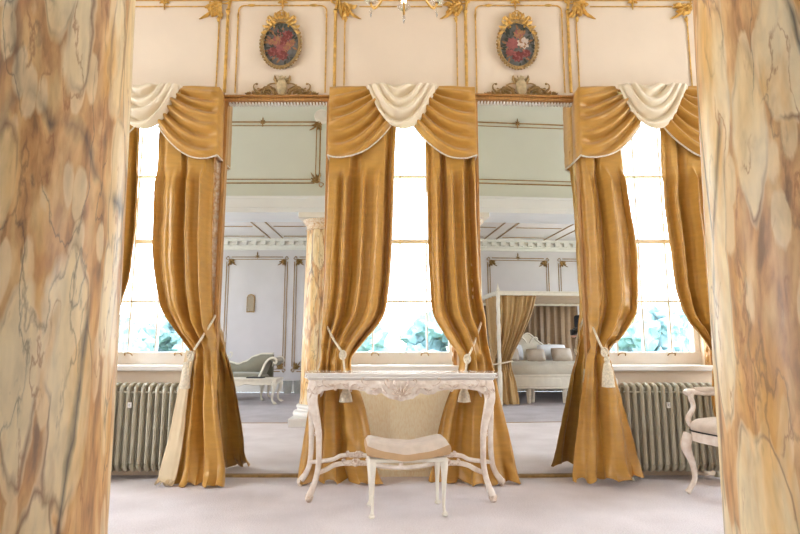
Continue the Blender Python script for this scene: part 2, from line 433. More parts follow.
# cornice of the rear room with brackets, cornice of the front room
bm = B()
box(bm, -XW, XW, YB, YB+.2, ZC2-.05, ZC2); box(bm, -XW, XW, YB, YB+.08, ZC2-.16, ZC2-.05); box(bm, -XW, XW, YB, YB+.04, ZC2-.22, ZC2-.16)
x = -XW+.05
while x < XW: box(bm, x, x+.1, YB+.08, YB+.17, ZC2-.13, ZC2-.05); x += .2
struct('trim_3', bm, M_white, smooth=False)
bm = B()
for y0, y1, s in ((YW-.2, YW, 1), (YBEAM1-.06, YBEAM1+.14, -1)):
    box(bm, -XW, XW, y0, y1, ZC-.06, ZC)
    yy = (YW-.08, YW) if s > 0 else (YBEAM1-.06, YBEAM1+.02)
    box(bm, -XW, XW, yy[0], yy[1], ZC-.18, ZC-.06)
struct('trim_4', bm, M_white, smooth=False)
# baseboards
bm = B(); box(bm, -XW, XW, YB, YB+.025, 0, .16); box(bm, -XW, XW, YB, YB+.035, 0, .05); struct('baseboard_back', bm, M_white, smooth=False)
bm = B()
for a, b in zip([-XW]+[w+WHW for w in WX], [w-WHW for w in WX]+[XW]):
    box(bm, a, b, YW-.02, YW, 0, .12)
struct('baseboard_front', bm, M_white, smooth=False)
for s, nm in ((-1, 'left'), (1, 'right')):
    bm = B(); box(bm, min(s*XW, s*(XW-.025)), max(s*XW, s*(XW-.025)), YB+.04, YW-.03, 0, .16); struct('baseboard_'+nm, bm, M_white, smooth=False)
# rear ceiling ribs with gilt edges
bm = B(); bg = B()
for x in [-4.2+.0*i for i in range(1)]: pass
xr = [-3.9+1.3*i for i in range(7)]
for x in xr:
    for dx in (-.13, .13): box(bg, x+dx-.009, x+dx+.009, YB+.25, YBEAM0, ZC2-.014, ZC2)
    box(bm, x-.11, x+.11, YB+.25, YBEAM0, ZC2-.008, ZC2)
for y in (-2.7, -1.75, -.8, .3):
    for a, b in zip(xr, xr[1:]): box(bg, a+.2, b-.2, y, y+.018, ZC2-.014, ZC2)
struct('trim_5', bg, M_goldp, smooth=False); bm.free()
# window builder; the side ones are unseen, added to go with the fill lamps
def window(name, w, hw, z0, z1, y, nv, zs, axis='x', xpos=0):
    def tr(bm):
        if axis == 'y':
            for v in bm.verts: v.co = Vector((xpos + (y - v.co.y if xpos < 0 else v.co.y - y), v.co.x, v.co.z))
    bm = B()
    box(bm, w-hw, w-hw+.045, y, y+.07, z0, z1); box(bm, w+hw-.045, w+hw, y, y+.07, z0, z1)
    box(bm, w-hw, w+hw, y, y+.07, z1-.05, z1); box(bm, w-hw, w+hw, y-.01, y+.07, z0, z0+.10)
    tr(bm); root = struct(name, bm, M_white, bevel=.006)
    bm = B()
    for k in range(1, nv):
        x = w-hw+2*hw*k/nv; box(bm, x-.007, x+.007, y+.015, y+.055, z0+.1, z1-.04)
    for i, z in enumerate(zs):
        t = .016 if i == 1 else .007
        box(bm, w-hw+.02, w+hw-.02, y+.013, y+.057, z-t, z+t)
    tr(bm); obj('glazing_bar', bm, M_white, root, bevel=.003)
    bm = B(); box(bm, w-hw+.03, w+hw-.03, y+.032, y+.036, z0+.1, z1-.03); tr(bm); obj('pane', bm, M_glass, root, smooth=False)
    return root
for i, w in enumerate(WX):
    r = window('window_%d' % (i+1), w, WHW, WZ0+.03, WZ1, 4.5, 4, [1.32, 1.82, 2.38])
    bm = B(); box(bm, w-WHW-.05, w+WHW+.05, YW-.055, 4.5, WZ0-.012, WZ0+.03); obj('window_sill', bm, M_white, r, bevel=.01)
    bm = B()   # sash lift
    for dx in (-.2, .2): tube(bm, [(w+dx-.03, 4.495, WZ0+.10), (w+dx-.02, 4.47, WZ0+.12), (w+dx+.02, 4.47, WZ0+.12), (w+dx+.03, 4.495, WZ0+.10)], .005, 6, 4)
    obj('sash_lift', bm, M_goldp, r)
    # carved gilt architrave in the reveal
    bm = B()
    for s in (-1, 1):
        x = w+s*(WHW-.012); box(bm, x-.012, x+.012, YW+.02, YW+.1, WZ0+.03, WZ1)
        for k in range(30): blob(bm, (x-s*.012, YW+.06, WZ0+.08+k*.073), (.012, .02, .03), 8, 5)
    obj('window_reveal_trim', bm, M_frame, r)
for s in (-1, 1):  # unseen side windows, added to house the fill lamps
    window('window_%d' % (5+s), 2.2, .75, .8, 3.4, 0, 4, [1.6, 2.2, 2.8], 'y', s*(XW+.18))
    window('window_%d' % (8+s), -1.3, .75, .8, 2.6, 0, 4, [1.3, 1.8, 2.2], 'y', s*(XW+.18))
# pale straw-coloured panel below the middle window
bm = B(); box(bm, -WHW+.02, WHW-.02, YW-.03, YW, .03, WZ0-.03)
box(bm, -WHW-.01, WHW+.01, YW-.045, YW, 0, .04)
struct('trim_6', bm, M_straw, smooth=False)

# ------------------------------------------------------------------ gilt mouldings on the window wall
def rod(bm, pts, r, seg=8):
    tube(bm, pts, r, seg, 1, up=(0, 1, 0))
yw = YW-.006
def Z(py, Y=YW): return W(400, py, Y)[1]
def X(px, py=50, Y=YW): return W(px, py, Y)[0]
ZTOP = 4.1
bm = B(); bt = B()
zr = Z(93); ztp = Z(1)
for px in (226.5, 335, 466, 569):
    x = X(px); rod(bm, [(x, yw, zr), (x, yw, ztp-.1), (x+.015, yw, ztp)], .013); 
    tube(bm, [(x, yw, ztp-.12), (x, yw-.004, ztp-.1), (x, yw, ztp-.08)], [.013, .02, .013], 8, 3)
# thin inner lines of the mirror bays with rounded shoulders
def panel(bm, x0, x1, z0, z1, r=.06, t=.006, y=yw, shoulder=.03, open_bottom=False):
    pts = []
    def arc(cx, cz, a0, a1):
        for i in range(7):
            a = a0+(a1-a0)*i/6; pts.append((cx+r*math.cos(a), y, cz+r*math.sin(a)))
    pts.append((x0, y, z0)); arc(x0+r, z1-r, PI, PI/2); arc(x1-r, z1-r, PI/2, 0); pts.append((x1, y, z0))
    if not open_bottom: pts.append((x0, y, z0))
    rod(bm, pts, t, 6)
for a, b in ((237, 326), (476, 563)):
    panel(bt, X(a), X(b), zr+.0, Z(6), .05, open_bottom=True)
    for px in (a, b):
        s = 1 if px == a else -1
        scroll(bt, X(px)+s*.07, yw, Z(6), 0, .01, .1, .003, yw) if False else None
        blob(bt, (X(px)+s*.11, yw-.004, Z(6)), (.035, .009, .012)); blob(bt, (X(px), yw-.004, Z(16)), (.009, .009, .03))
# window bays
for a, b in ((100, 218), (344.5, 457), (577.5, 689)):
    x0, x1 = X(a), X(b)
    if a == 100: x0 = -x1 and X(110)
    zt = Z(7); zl = Z(22)
    for x, s in ((x0, 1), (x1, -1)):
        rod(bt, [(x, yw, zr), (x, yw, zl), (x+s*.02, yw, zl+.03)], .006, 6)
        blob(bt, (x+s*.005, yw-.004, zl+.02), (.014, .01, .03))
    rod(bt, [(x0+.12, yw, zt), (x1-.12, yw, zt)], .006, 6)
rod(bm, [(-XW, yw, Z(0.5)), (XW, yw, Z(0.5))], .008)
rod(bm, [(-XW, yw, Z(-14)), (XW, yw, Z(-14))], .012)
struct('trim_7', bm, M_gold); struct('trim_8', bt, M_gold)
# corner sprays
names = {218: 'in the bay over the window beside the palest column edge, near the round picture', 347: '', 450: '', 577: '', 682: ''}
def ornament(label, cx, cz, s, sx, sz, m=M_gold, y=yw):
    bm = B(); corner_ornament(bm, cx, cz, s, sx, sz, y)
    o = obj('gilded_corner_ornament', bm, m, origin=(cx, y, cz)); tag(o, label, 'ornament', 'gilded leaf sprays on the wall panels')
ornament('gilded leaf spray at the top edge between the red-rose oval picture and its nearer column', X(222, 4), Z(4), .165, -1, -1)
ornament('gilded leaf spray over the middle window, beside the red-flowered round picture bay', X(340, 4), Z(4), .165, 1, -1)
ornament('gilded leaf spray over the middle window, beside the pink-and-white-flowered picture bay', X(461, 4), Z(4), .165, -1, -1)
ornament('gilded leaf spray above the valance window by the armchair, on its mirror side', X(573, 4), Z(4), .165, 1, -1)
ornament('gilded leaf spray at the top edge touching the column that hides the armchair', X(690, 4), Z(4), .165, -1, -1)
for px, lb in ((165, 'small gilt flower at the top edge above the cream swag beside the left pillar'), (283, 'small gilt flower above the oval picture of red roses'), (515, 'small gilt flower above the oval picture with a white rose'), (632, 'small gilt flower at the top edge above the right-hand cream swag')):
    bm = B(); x, z = X(px, 2), Z(1)
    for k in range(6): leaf(bm, x, z, PI/3*k+PI/6, .05, .03, yw)
    leaf(bm, x, z-.02, -PI/2, .07, .02, yw); blob(bm, (x, yw-.012, z), (.015, .012, .015))
    tag(obj('gilded_flower', bm, M_gold, origin=(x, yw, z)), lb, 'ornament', 'small gilt flowers on the top moulding')
# crest over each mirror
def crest(cx, label):
    z = Z(97); root = empty('mirror_crest', (cx, yw, z), 0, label, 'ornament', 'carved crests over the mirrors')
    bm = B()
    for s in (-1, 1):
        scroll(bm, s*.03, .0+.02, PI/2-s*.9, .30, 4.6, .009, 0, d=-s*1.0 if s > 0 else 1.0)
        scroll(bm, s*.10, .012, 0 if s > 0 else PI, .26, 4.0, .008, 0, d=s)
        leaf(bm, s*.08, .05, PI/2-s*.7, .09, .04, 0, curl=-s*1.2); leaf(bm, s*.15, .01, PI/2-s*1.3, .10, .035, 0, curl=s*1.0)
        leaf(bm, s*.24, .012, (0 if s > 0 else PI), .07, .03, 0, curl=s*.8); leaf(bm, s*.03, .11, PI/2-s*.8, .09, .035, 0, curl=s*1)
        leaf(bm, s*.05, .06, PI/2-s*1.3, .09, .03, 0, curl=s*.7)
    for s in (-1, 1):
        for k in range(6):
            leaf(bm, s*(.05+.04*k), .012+.012*(k % 2), PI/2-s*(.7+.12*k), .075-.006*k, .036, -.002*k, curl=s*(-1)**k*1.2)
        scroll(bm, s*.02, .10, PI/2-s*1.2, .18, 4.4, .007, -.004, d=-s); scroll(bm, s*.06, .02, PI/2-s*.5, .16, 4.6, .008, -.006, d=-s)
        scroll(bm, s*.26, .01, PI if s > 0 else 0, .16, 4.0, .006, 0, d=-s)
    obj('scroll_work', bm, M_goldp, root)
    bm = B()
    lathe(bm, [(.004, -.07), (.03, -.055), (.045, -.01), (.042, .04), (.02, .07), (.004, .08)], (0, -.012, .075), 14, 1, .5)
    blob(bm, (0, -.02, .155), (.018, .018, .018)); 
    for k in range(5): leaf(bm, 0, .12, PI/2+(k-2)*.45, .07, .022, -.004)
    obj('shell_boss', bm, M_bossg, root)
crest(X(282, 93), 'carved gilt scroll crest with pale shell beneath the red-flowered oval picture')
crest(X(521, 93), 'carved gilt scroll crest with pale shell beneath the white-rose oval picture')
# oval flower paintings
M_pic = [mat('paint_dark_olive', s2l(72,70,62), .5, 0, vscale=18, col2=s2l(104,104,102)), mat('paint_crimson', s2l(120,46,42), .5, 0, var=.35, vscale=60),
         mat('paint_pink', s2l(150,82,76), .5, 0, var=.3, vscale=60), mat('paint_ochre', s2l(160,112,72), .5, 0, var=.3, vscale=60),
         mat('paint_white', s2l(206,186,168), .5, 0, var=.25, vscale=60), mat('paint_leaf', s2l(52,58,44), .5, 0, var=.3, vscale=50)]
def oval_picture(px, py, label, flowers, seed):
    cx, cz = X(px, py), Z(py); a, b = .142, .190
    root = empty('oval_picture', (cx, YW-.012, cz), 0, label, 'picture', 'oval flower pictures in gilt frames')
    bm = B()
    ring = [bm.verts.new((a*math.cos(2*PI*k/40), -.006, b*math.sin(2*PI*k/40))) for k in range(40)]
    f = bm.faces.new(ring); f.material_index = 0
    ring2 = [bm.verts.new((a*math.cos(2*PI*k/40), .01, b*math.sin(2*PI*k/40))) for k in range(40)]
    for k in range(40): bm.faces.new((ring[k], ring[(k+1) % 40], ring2[(k+1) % 40], ring2[k]))
    rnd = random.Random(seed)
    def petal(x, z, an, L, w, mi, yy):
        pts = [(0, 0), (.3, .5), (.7, .45), (1, 0), (.7, -.45), (.3, -.5)]
        vs = [bm.verts.new((x+L*u*math.cos(an)-w*v*math.sin(an), yy, z+L*u*math.sin(an)+w*v*math.cos(an))) for u, v in pts]
        fa = bm.faces.new(vs); fa.material_index = mi
    for k in range(60):
        an = rnd.uniform(0, 2*PI); q = rnd.uniform(.2, .9)
        petal(a*q*math.cos(an), b*q*math.sin(an), an+rnd.uniform(-.6, .6), .05, .018, rnd.choice((5, 5, 3)), -.0068-k*.00002)
    for fx, fz, r, mi in flowers:
        for lay in range(4):
            for k in range(9-lay):
                an = 2*PI*k/(9-lay)+lay; rr = r*(1-lay*.22)
                petal(fx*a, fz*b, an, rr, rr*.55, mi if (k+lay) % 3 else (2 if mi != 4 else 3), -.0078-lay*.0004-k*.00003)
    obj('painting', bm, M_pic, root, smooth=False)
    bm = B(); n = 44
    pts = [((a+.014)*math.cos(2*PI*k/n), -.012, (b+.014)*math.sin(2*PI*k/n)) for k in range(n+1)]
    tube(bm, pts, .013, 8, 1, up=(0, 1, 0))
    for k in range(n): blob(bm, ((a+.026)*math.cos(2*PI*k/n), -.016, (b+.026)*math.sin(2*PI*k/n)), (.013, .012, .013), 7, 5)
    fr = obj('picture_frame', bm, M_fwhite if False else M_goldp, root)
    bm = B(); zt = b
    for s in (-1, 1):
        scroll(bm, 0, zt+.0, PI/2-s*.9, .17, 4.6, .008, -.014, d=s)
        scroll(bm, s*.05, zt-.01, PI/2-s*.2, .15, 4.6, .008, -.014, d=-s)
        scroll(bm, s*.11, zt-.08, PI/2+s*.1, .13, 4.4, .007, -.014, d=s)
        for k, (lx, lz, an, L) in enumerate(((.01, .02, 1.2, .07), (.035, .03, .9, .07), (.06, .015, .5, .07), (.08, -.01, .2, .06), (.10, -.04, -.2, .06), (.12, -.08, -.7, .05), (.04, -.01, .3, .06), (.075, -.03, .9, .05))):
            leaf(bm, s*lx, zt+lz, PI/2-s*(PI/2-an), L, .034, -.014-.002*k, curl=s*.9)
    for k in range(9): blob(bm, (.09*math.cos(PI*k/8), -.022, zt-.01+.05*math.sin(PI*k/8)), (.013, .01, .013), 7, 5)
    n = 16; tube(bm, [(.026*math.cos(2*PI*k/n), -.016, zt+.085+.026*math.sin(2*PI*k/n)) for k in range(n+1)], .005, 6, 1, up=(0, 1, 0))
    obj('frame_crown', bm, M_gold, root)
oval_picture(281.5, 45.5, 'gilt-framed oval picture of dark red roses above a wall mirror', [(.38, .42, .05, 1), (-.25, .15, .05, 3), (.1, .12, .05, 1), (.35, -.1, .045, 3), (-.45, -.35, .05, 1), (.1, -.5, .055, 1), (-.05, -.15, .045, 2), (.6, .05, .035, 3), (-.1, .55, .035, 5), (-.6, .1, .03, 3)], 3)
oval_picture(517, 46, 'gilt-framed oval picture with one white rose among pink ones above a wall mirror', [(-.3, .05, .06, 2), (.35, .08, .058, 4), (.1, .5, .05, 3), (.0, -.55, .055, 1), (-.45, -.35, .04, 2), (.5, -.4, .04, 1)], 9)

# ------------------------------------------------------------------ columns
def column(cx, cy, m, label):
    root = empty('marble_column', (cx, cy, 0), 0, label, 'column', 'marbled columns'); root['kind'] = 'thing'
    bm = B(); box(bm, -.33, .33, -.33, .33, 0, .1); obj('plinth', bm, M_white, root, bevel=.008)
    bm = B(); lathe(bm, [(.32, .1), (.335, .13), (.32, .165), (.285, .175), (.275, .195), (.29, .215), (.285, .235), (.262, .25)], seg=48); obj('base', bm, M_white, root)
    bm = B(); prof = []
    for i in range(25):
        t = i/24; prof.append((.245-.037*t**1.5, .25+t*(ZBEAM-.2-.25)))
    prof[0] = (.258, .25)
    lathe(bm, prof, seg=64); obj('shaft', bm, m, root)
    bm = B(); z = ZBEAM-.2
    lathe(bm, [(.212, z), (.228, z+.012), (.212, z+.026), (.212, z+.07), (.23, z+.085), (.262, z+.125), (.262, z+.135)], seg=48)
    obj('capital', bm, M_fwhite, root)
    bm = B(); box(bm, -.28, .28, -.28, .28, ZBEAM-.065, ZBEAM); obj('abacus', bm, M_white, root, bevel=.006)
column(-1.0, 1.45, M_marA, 'thick cream and rust veined marbled column, the one standing away from the armchair')
column(1.085, 1.45, M_marB, 'thick cream and rust veined marbled column partly hiding the white armchair')

# ------------------------------------------------------------------ wall mirrors
def wall_mirror(x0, x1, tilt, label):
    cx = (x0+x1)/2; hw = (x1-x0)/2; z1 = Z(103, 4.25); yc = ML if not tilt else 4.245
    root = empty('wall_mirror', (cx, yc, 0), tilt, label, 'mirror', 'tall gilt wall mirrors between the windows')
    bm = B(); box(bm, -hw, hw, 0, .004, .02, z1); obj('mirror_glass', bm, M_mirror, root, smooth=False)
    bm = B(); box(bm, -hw-.02, hw+.02, .006, .022, .0, z1+.02); obj('backing', bm, M_frame, root, smooth=False)
    for s in (-1, 1):
        bm = B(); a = sorted((s*hw, s*(hw+.035))); box(bm, a[0], a[1], -.03, .02, 0, z1+.01)
        a = sorted((s*(hw+.012), s*(hw+.022))); box(bm, a[0], a[1], -.036, -.03, 0, z1)
        st = obj('frame_stile', bm, M_frame, root, bevel=.004)
        bm = B(); a = sorted((s*(hw+.035), s*(hw+.095))); box(bm, a[0], a[1], -.012, .02, 0, z1-.01)
        for k in range(46):
            z = .1+k*.06
            if z < z1-.05:
                leaf(bm, s*(hw+.065), z, PI/2, .062, .035, -.012, curl=.5*(-1)**k, d=.014)
        c = obj('carved_border', bm, M_fwhite, st)
    bm = B(); box(bm, -hw-.035, hw+.035, -.045, .02, z1, z1+.028); box(bm, -hw-.05, hw+.05, -.06, .02, z1+.028, z1+.045)
    obj('frame_head', bm, M_frame, root, bevel=.004)
    bm = B(); x = -hw+.008
    while x < hw-.01: box(bm, x, x+.013, -.02, -.001, z1-.024, z1-.002); x += .026
    obj('dentil_strip', bm, M_white, root, smooth=False)
    bm = B(); box(bm, -hw, hw, -.025, .02, 0, .02); obj('bottom_rail', bm, M_goldp, root, bevel=.003)
wall_mirror(-1.39, -.59, 0, 'tall gilt-framed wall mirror reflecting a green chaise longue and a column')
wall_mirror(.62, 1.42, MT, 'tall gilt-framed wall mirror reflecting a four-poster bed')

# ------------------------------------------------------------------ curtains
def fold(u, v, n, seed, drift=0.0):
    nb = n*.55                       # fewer, broader folds below the tieback
    w = 1.5*noise.noise(Vector((u*3.1+seed*17, v*.5, seed*7)))
    w2 = 1.7*noise.noise(Vector((u*2.3+seed*29, v*.9, seed*3+5)))
    def F(n, w, sd):
        a = math.sin(2*PI*n*u + w*2.2 + sd*5); a = math.copysign(abs(a)**.9, a)
        b = math.sin(2*PI*n*.43*u + sd*3 + w)
        c = math.sin(2*PI*n*2.3*u + sd*9 + 3*w + v)
        return .62*a + .55*b + .12*c
    k = min(1, max(0, (v-.58)/.14))
    return F(n, w, seed)*(1-k) + F(nb, w2, seed+.4)*k
def cloth(name, rows, folds, m, parent, seed=0., nu=110, nv=90, bulge=.05, drift=0., solid=.004, wr=.010):
    """rows: (xl,yl_px, xr,yr_px, Y, amp)"""
    P = []
    for r in rows:
        a = W(r[0], r[1], r[4]); b = W(r[2], r[3], r[4]); P.append((a[0], max(a[1], .006), b[0], max(b[1], .006), r[4], r[5]))
    S = cr(P, 12); n = len(S)-1
    def fn(u, v):
        q = v*n; i = min(int(q), n-1); t = q-i
        r = [S[i][k]*(1-t)+S[i+1][k]*t for k in range(6)]
        x = r[0]*(1-u)+r[2]*u; z = r[1]*(1-u)+r[3]*u
        f = fold(u, v, folds, seed, drift)
        y = r[4] - r[5]*f - bulge*math.sin(PI*u)**.6*min(1, r[5]/.03)
        ww = 1+2.2*math.exp(-((v-.55)/.13)**2)
        w = ww*noise.noise(Vector((x*7+seed*9, z*5, seed*3)))*wr*1.5 + ww*noise.noise(Vector((x*15+z*13, z*9-x*8, seed)))*wr
        y -= w
        e = max(0, v-.86)/.14
        if e > 0:
            y -= e*e*.03*(1+math.sin(9*u*PI+seed))
            z = max(.008, z + e*.012*math.sin(11*PI*u+seed*4))
            x += e*.012*math.sin(15*PI*u+seed)
        x += .006*math.cos(2*PI*folds*u*1.0+seed*5)
        k_ = min(1, max(0, (z-2.22)/.12)); y = y*(1-k_) + max(y, 4.135)*k_     # hangs behind the valance
        return Vector((x, min(y, 4.232), z))
    bm = B(); grid(bm, nu, nv, fn)
    return obj(name, bm, m, parent, solid=solid)
G = 'gold silk curtains at the windows'
YD = 4.155
def curtain(label, rows, folds, seed, lining=None, drift=0., loc=None):
    root = empty('curtain', loc or V(rows[-1][0], 478, 4.1), 0, label, 'curtain', G)
    root.location.z = 0
    o = cloth('drape', rows, folds, M_silk, root, seed, drift=drift)
    o.location = -root.location
    if lining:
        for i, lr in enumerate(lining):
            q = cloth('lining', lr, 1, M_lining, root, seed+.3, 12, 50, bulge=.0, wr=.004); q.location = -root.location
    return root
cl_rows = [(329,125,396,122,YD+.03,.030), (329,160,394,160,YD,.064), (328,200,393,200,YD,.066), (326,250,391,252,YD,.066), (325,285,388,290,YD,.064), (323,310,382,318,YD-.01,.064),
           (322,330,362,343,YD-.02,.060), (321,352,351,358,YD-.02,.026), (318,372,352,374,YD-.02,.062), (310,405,363,402,YD-.01,.060), (304,440,371,438,YD-.02,.065), (300,465,377,468,YD-.05,.065), (299,478,383,483,YD-.06,.065)]
curtain('gold silk curtain tied back behind the carved table, on the side of the chaise reflection', cl_rows, 4.0, .13)
cr_rows = [(425,122,474,125,YD+.03,.030), (427,160,475,160,YD,.064), (428,200,476,200,YD,.066), (429,250,478,250,YD,.066), (431,285,480,285,YD,.064), (434,314,484,310,YD-.01,.064),
           (449,340,487,328,YD-.02,.060), (459,356,489,350,YD-.02,.026), (458,374,494,370,YD-.02,.062), (446,405,501,402,YD-.01,.060), (437,440,510,438,YD-.02,.065), (432,468,516,465,YD-.05,.065), (428,483,520,480,YD-.06,.065)]
curtain('gold silk curtain tied back behind the carved table, on the side of the bed reflection', cr_rows, 3.9, .57)
ll_rows = [(162,118,214,120,YD+.03,.030), (159,160,212,160,YD,.064), (157,200,211,200,YD,.066), (155,245,210,250,YD,.066), (158,280,210,285,YD,.064), (166,312,211,318,YD-.01,.062),
           (182,336,214,335,YD-.02,.060), (191,352,216,350,YD-.02,.026), (189,372,219,372,YD-.05,.060), (185,405,221,405,YD-.08,.068), (180,440,225,440,YD-.10,.065), (175,470,228,466,YD-.10,.050), (171,488,229,482,YD-.13,.065)]
lin1 = [[(187,350,196,352,YD-.07,.004), (180,385,190,385,YD-.09,.006), (171,430,185,430,YD-.12,.008), (162,465,179,468,YD-.16,.008), (158,482,175,485,YD-.19,.006)]]
curtain('gold silk curtain with cream lining showing, beside the radiator away from the armchair', ll_rows, 3.4, .31, lin1)
rr_rows = [(576,145,624,140,YD+.03,.030), (580,170,627,170,YD,.064), (583,200,632,200,YD,.066), (586,245,640,245,YD,.066), (588,280,642,285,YD,.064), (590,305,641,310,YD-.01,.062),
           (590,325,628,334,YD-.02,.060), (591,345,612,350,YD-.02,.026), (588,365,614,368,YD-.05,.060), (583,400,621,400,YD-.08,.068), (578,437,631,432,YD-.10,.065), (574,466,638,457,YD-.12,.050), (571,480,643,474,YD-.12,.065)]
curtain('gold silk curtain with a long cream tassel, beside the radiator behind the armchair', rr_rows, 3.3, .83)
# outer curtains of the two side windows
r2 = [(658,128,712,125,YD+.03,.030), (660,160,716,160,YD,.064), (661,200,718,200,YD,.066), (667,245,722,250,YD,.066), (672,285,724,290,YD,.064), (683,318,726,322,YD-.01,.062),
      (702,342,730,338,YD-.02,.060), (712,354,732,352,YD-.02,.026), (712,372,738,372,YD-.10,.030), (712,400,746,400,YD-.14,.035), (719,435,758,438,YD-.15,.035), (722,460,766,462,YD-.15,.035), (722,478,770,480,YD-.15,.035)]
curtain('gold silk curtain half hidden by the column in front of the armchair', r2, 3.6, .45)
r1 = [(82,128,140,125,YD+.03,.030), (80,160,139,160,YD,.064), (78,200,137,200,YD,.066), (76,245,133,250,YD,.066), (74,275,128,280,YD,.064), (72,305,116,312,YD-.01,.062),
      (70,335,98,342,YD-.02,.060), (68,352,90,354,YD-.02,.026), (62,372,88,372,YD-.10,.030), (54,400,86,400,YD-.14,.035), (42,435,80,438,YD-.15,.035), (34,460,76,462,YD-.15,.035), (30,478,74,480,YD-.15,.035)]
curtain('gold silk curtain showing only as a narrow strip past the column away from the armchair', r1, 4, .22)

# swagged valances
def valance(w, label):
    root = empty('swag_valance', (w, 4.15, 2.4), 0, label, 'valance', 'swagged silk valances over the windows')
    off = Vector((-w, -4.15, -2.4)); YV = 4.085
    zt = W(402, 87, YV)[1]; xa = W(330, 87, YV)[0]; xb = W(475, 87, YV)[0]
    cx = (xa+xb)/2
    def put(o): o.location = Vector((w-cx, 0, 0)) + off; return o
    bm = B(); box(bm, xa+.02, xb-.02, YV+.03, YW-.01, zt-.03, zt-.002)
    box(bm, xa+.015, xa+.03, YV+.03, YW-.01, zt-.45, zt-.005); box(bm, xb-.03, xb-.015, YV+.03, YW-.01, zt-.45, zt-.005)
    put(obj('pelmet_board', bm, M_frame, root, smooth=False))
    for s in (-1, 1):
        def pt(u, v, s=s):
            lx, ly = 330-2*v, 87+68*v
            qx, qy = 366+25*v, 87+37*v
            px = lx+(qx-lx)*u; py = ly+(qy-ly)*u + 15*v*4*u*(1-u)*.95
            if s > 0: px = 805-px
            x, z = W(px, py, YV)
            k = min(1, u*5+.1)
            f = math.sin(2*PI*(6.2*v**.85 + .5*u + .12*math.sin(3*u+s)) + s)
            y = YV - .022*f*k*min(1, v*6) - .014*math.sin(2*PI*2.3*v+2*u)*k - .02*math.sin(PI*v)*(.3+u)
            y += noise.noise(Vector((x*9, z*9, s)))*.008
            return Vector((x, y, z))
        bm = B(); grid(bm, 50, 80, pt)
        # the side return back to the wall
        e = [pt(0, j/20) for j in range(21)]
        prev = None
        for q in e:
            ring = [bm.verts.new(q), bm.verts.new((q.x, (q.y+YW)/2, q.z)), bm.verts.new((q.x, YW-.008, q.z))]
            if prev:
                for k in range(2): bm.faces.new((prev[k], prev[k+1], ring[k+1], ring[k]))
            prev = ring
        sw = put(obj('gold_swag', bm, M_silk, root, solid=.004)); sw['label'] = 'gold silk side swag'
        bm = B(); tube(bm, [pt(i/24, 1.0)+Vector((0, -.002, -.002)) for i in range(25)], .0065, 6, 1)
        tube(bm, [Vector((pt(0, 1).x, YV, pt(0, 1).z)), Vector((pt(0, 1).x, YW-.01, pt(0, 1).z))], .0065, 6, 1)
        fr = obj('fringe', bm, M_fringe, sw)
    def pc(u, v):
        s = 2*u-1; w_ = .30+.70*v; vv = v
        hx = 34.5*w_; px = 402.5+hx*s
        d = 43*(v**.9)
        py = 87 + d*(1-abs(s)**2.3)
        x, z = W(px, py, YV)
        f = math.sin(2*PI*(3.6*v) + 1.2*math.sin(2*s)) + .5*math.sin(2*PI*2.3*v+3*s)
        y = YV - .035 - .024*f*(.35+.65*(1-abs(s)**3)) - .03*math.sin(PI*v)
        return Vector((x, y, z))
    bm = B(); grid(bm, 60, 80, pc)
    cs = put(obj('cream_swag', bm, M_cream, root, solid=.004)); cs['label'] = 'cream silk centre swag'
    # gathered cream top band
    bm = B(); x0, x1 = W(368, 87, YV)[0], W(437, 87, YV)[0]
    grid(bm, 30, 6, lambda u, v: Vector((x0+(x1-x0)*u, YV-.022-.01*math.sin(PI*v)-.003*math.sin(40*u), zt+.004-.035*v)))
    put(obj('cream_swag_heading', bm, M_cream, root, solid=.004))
valance(0.018, 'gold and cream silk swag valance over the middle window behind the table')
valance(1.97, 'gold and cream silk swag valance over the window behind the armchair')
valance(-1.985, 'gold and cream silk swag valance over the window beside the column away from the armchair')

# tiebacks
def tieback(label, pts, knot, tas, big=1.0, Y=4.02, group='cream rope tiebacks'):
    p = [V(a, b, c) for a, b, c in pts]
    root = empty('curtain_tieback', p[0], 0, label, 'tieback', group)
    off = -Vector(p[0])
    bm = B(); tube(bm, p, .0085, 8, 6); o = obj('rope', bm, M_rope, root); o.location = off
    k = V(*knot, Y-.01)
    bm = B()
    for i in range(3):
        n = 14; a = i*1.1
        tube(bm, [(k.x+.022*math.cos(2*PI*j/n)*math.cos(a), k.y-.01+.014*math.sin(2*PI*j/n)*math.sin(a)+.002*i, k.z+.03*math.sin(2*PI*j/n)) for j in range(n+1)], .007, 6, 1)
    blob(bm, k, (.018, .018, .022)); o = obj('knot', bm, M_rope, root); o.location = off
    t = V(*tas, Y-.015)
    bm = B(); L = .13*big if big != 1.2 else .07
    tube(bm, [k, (k.x*.5+t.x*.5, k.y-.005, (k.z+t.z)/2), t], .007, 6, 6)
    o = obj('tassel_cord', bm, M_rope, root); o.location = off
    bm = B()
    lathe(bm, [(.006, .03), (.018, .02), (.022, .0), (.016, -.015), (.024, -.025), (.032*big, -.04-L*.3), (.040*big, -.04-L), (.01, -.045-L)], t, 26, twist=lambda a, z: 1+(.07*math.sin(13*a) if z < -.03 else 0))
    o = obj('tassel', bm, M_rope, root); o.location = off
tieback('cream rope tieback and tassel on the middle-window curtain beside the chaise reflection', [(325,320,4.2), (327,326,4.12), (334,340,4.05), (342,352,4.0)], (343,355), (346,386), 1.2)
tieback('cream rope tieback and tassel on the middle-window curtain beside the bed reflection', [(482,320,4.2), (480,326,4.12), (474,344,4.05), (468,357,4.0)], (467,359), (464,386), 1.2)
tieback('cream rope tieback across the curtain whose cream lining shows', [(216,314,4.235), (213,320,4.18), (205,333,4.08), (194,350,4.03)], (191,356), (186,366), .9)
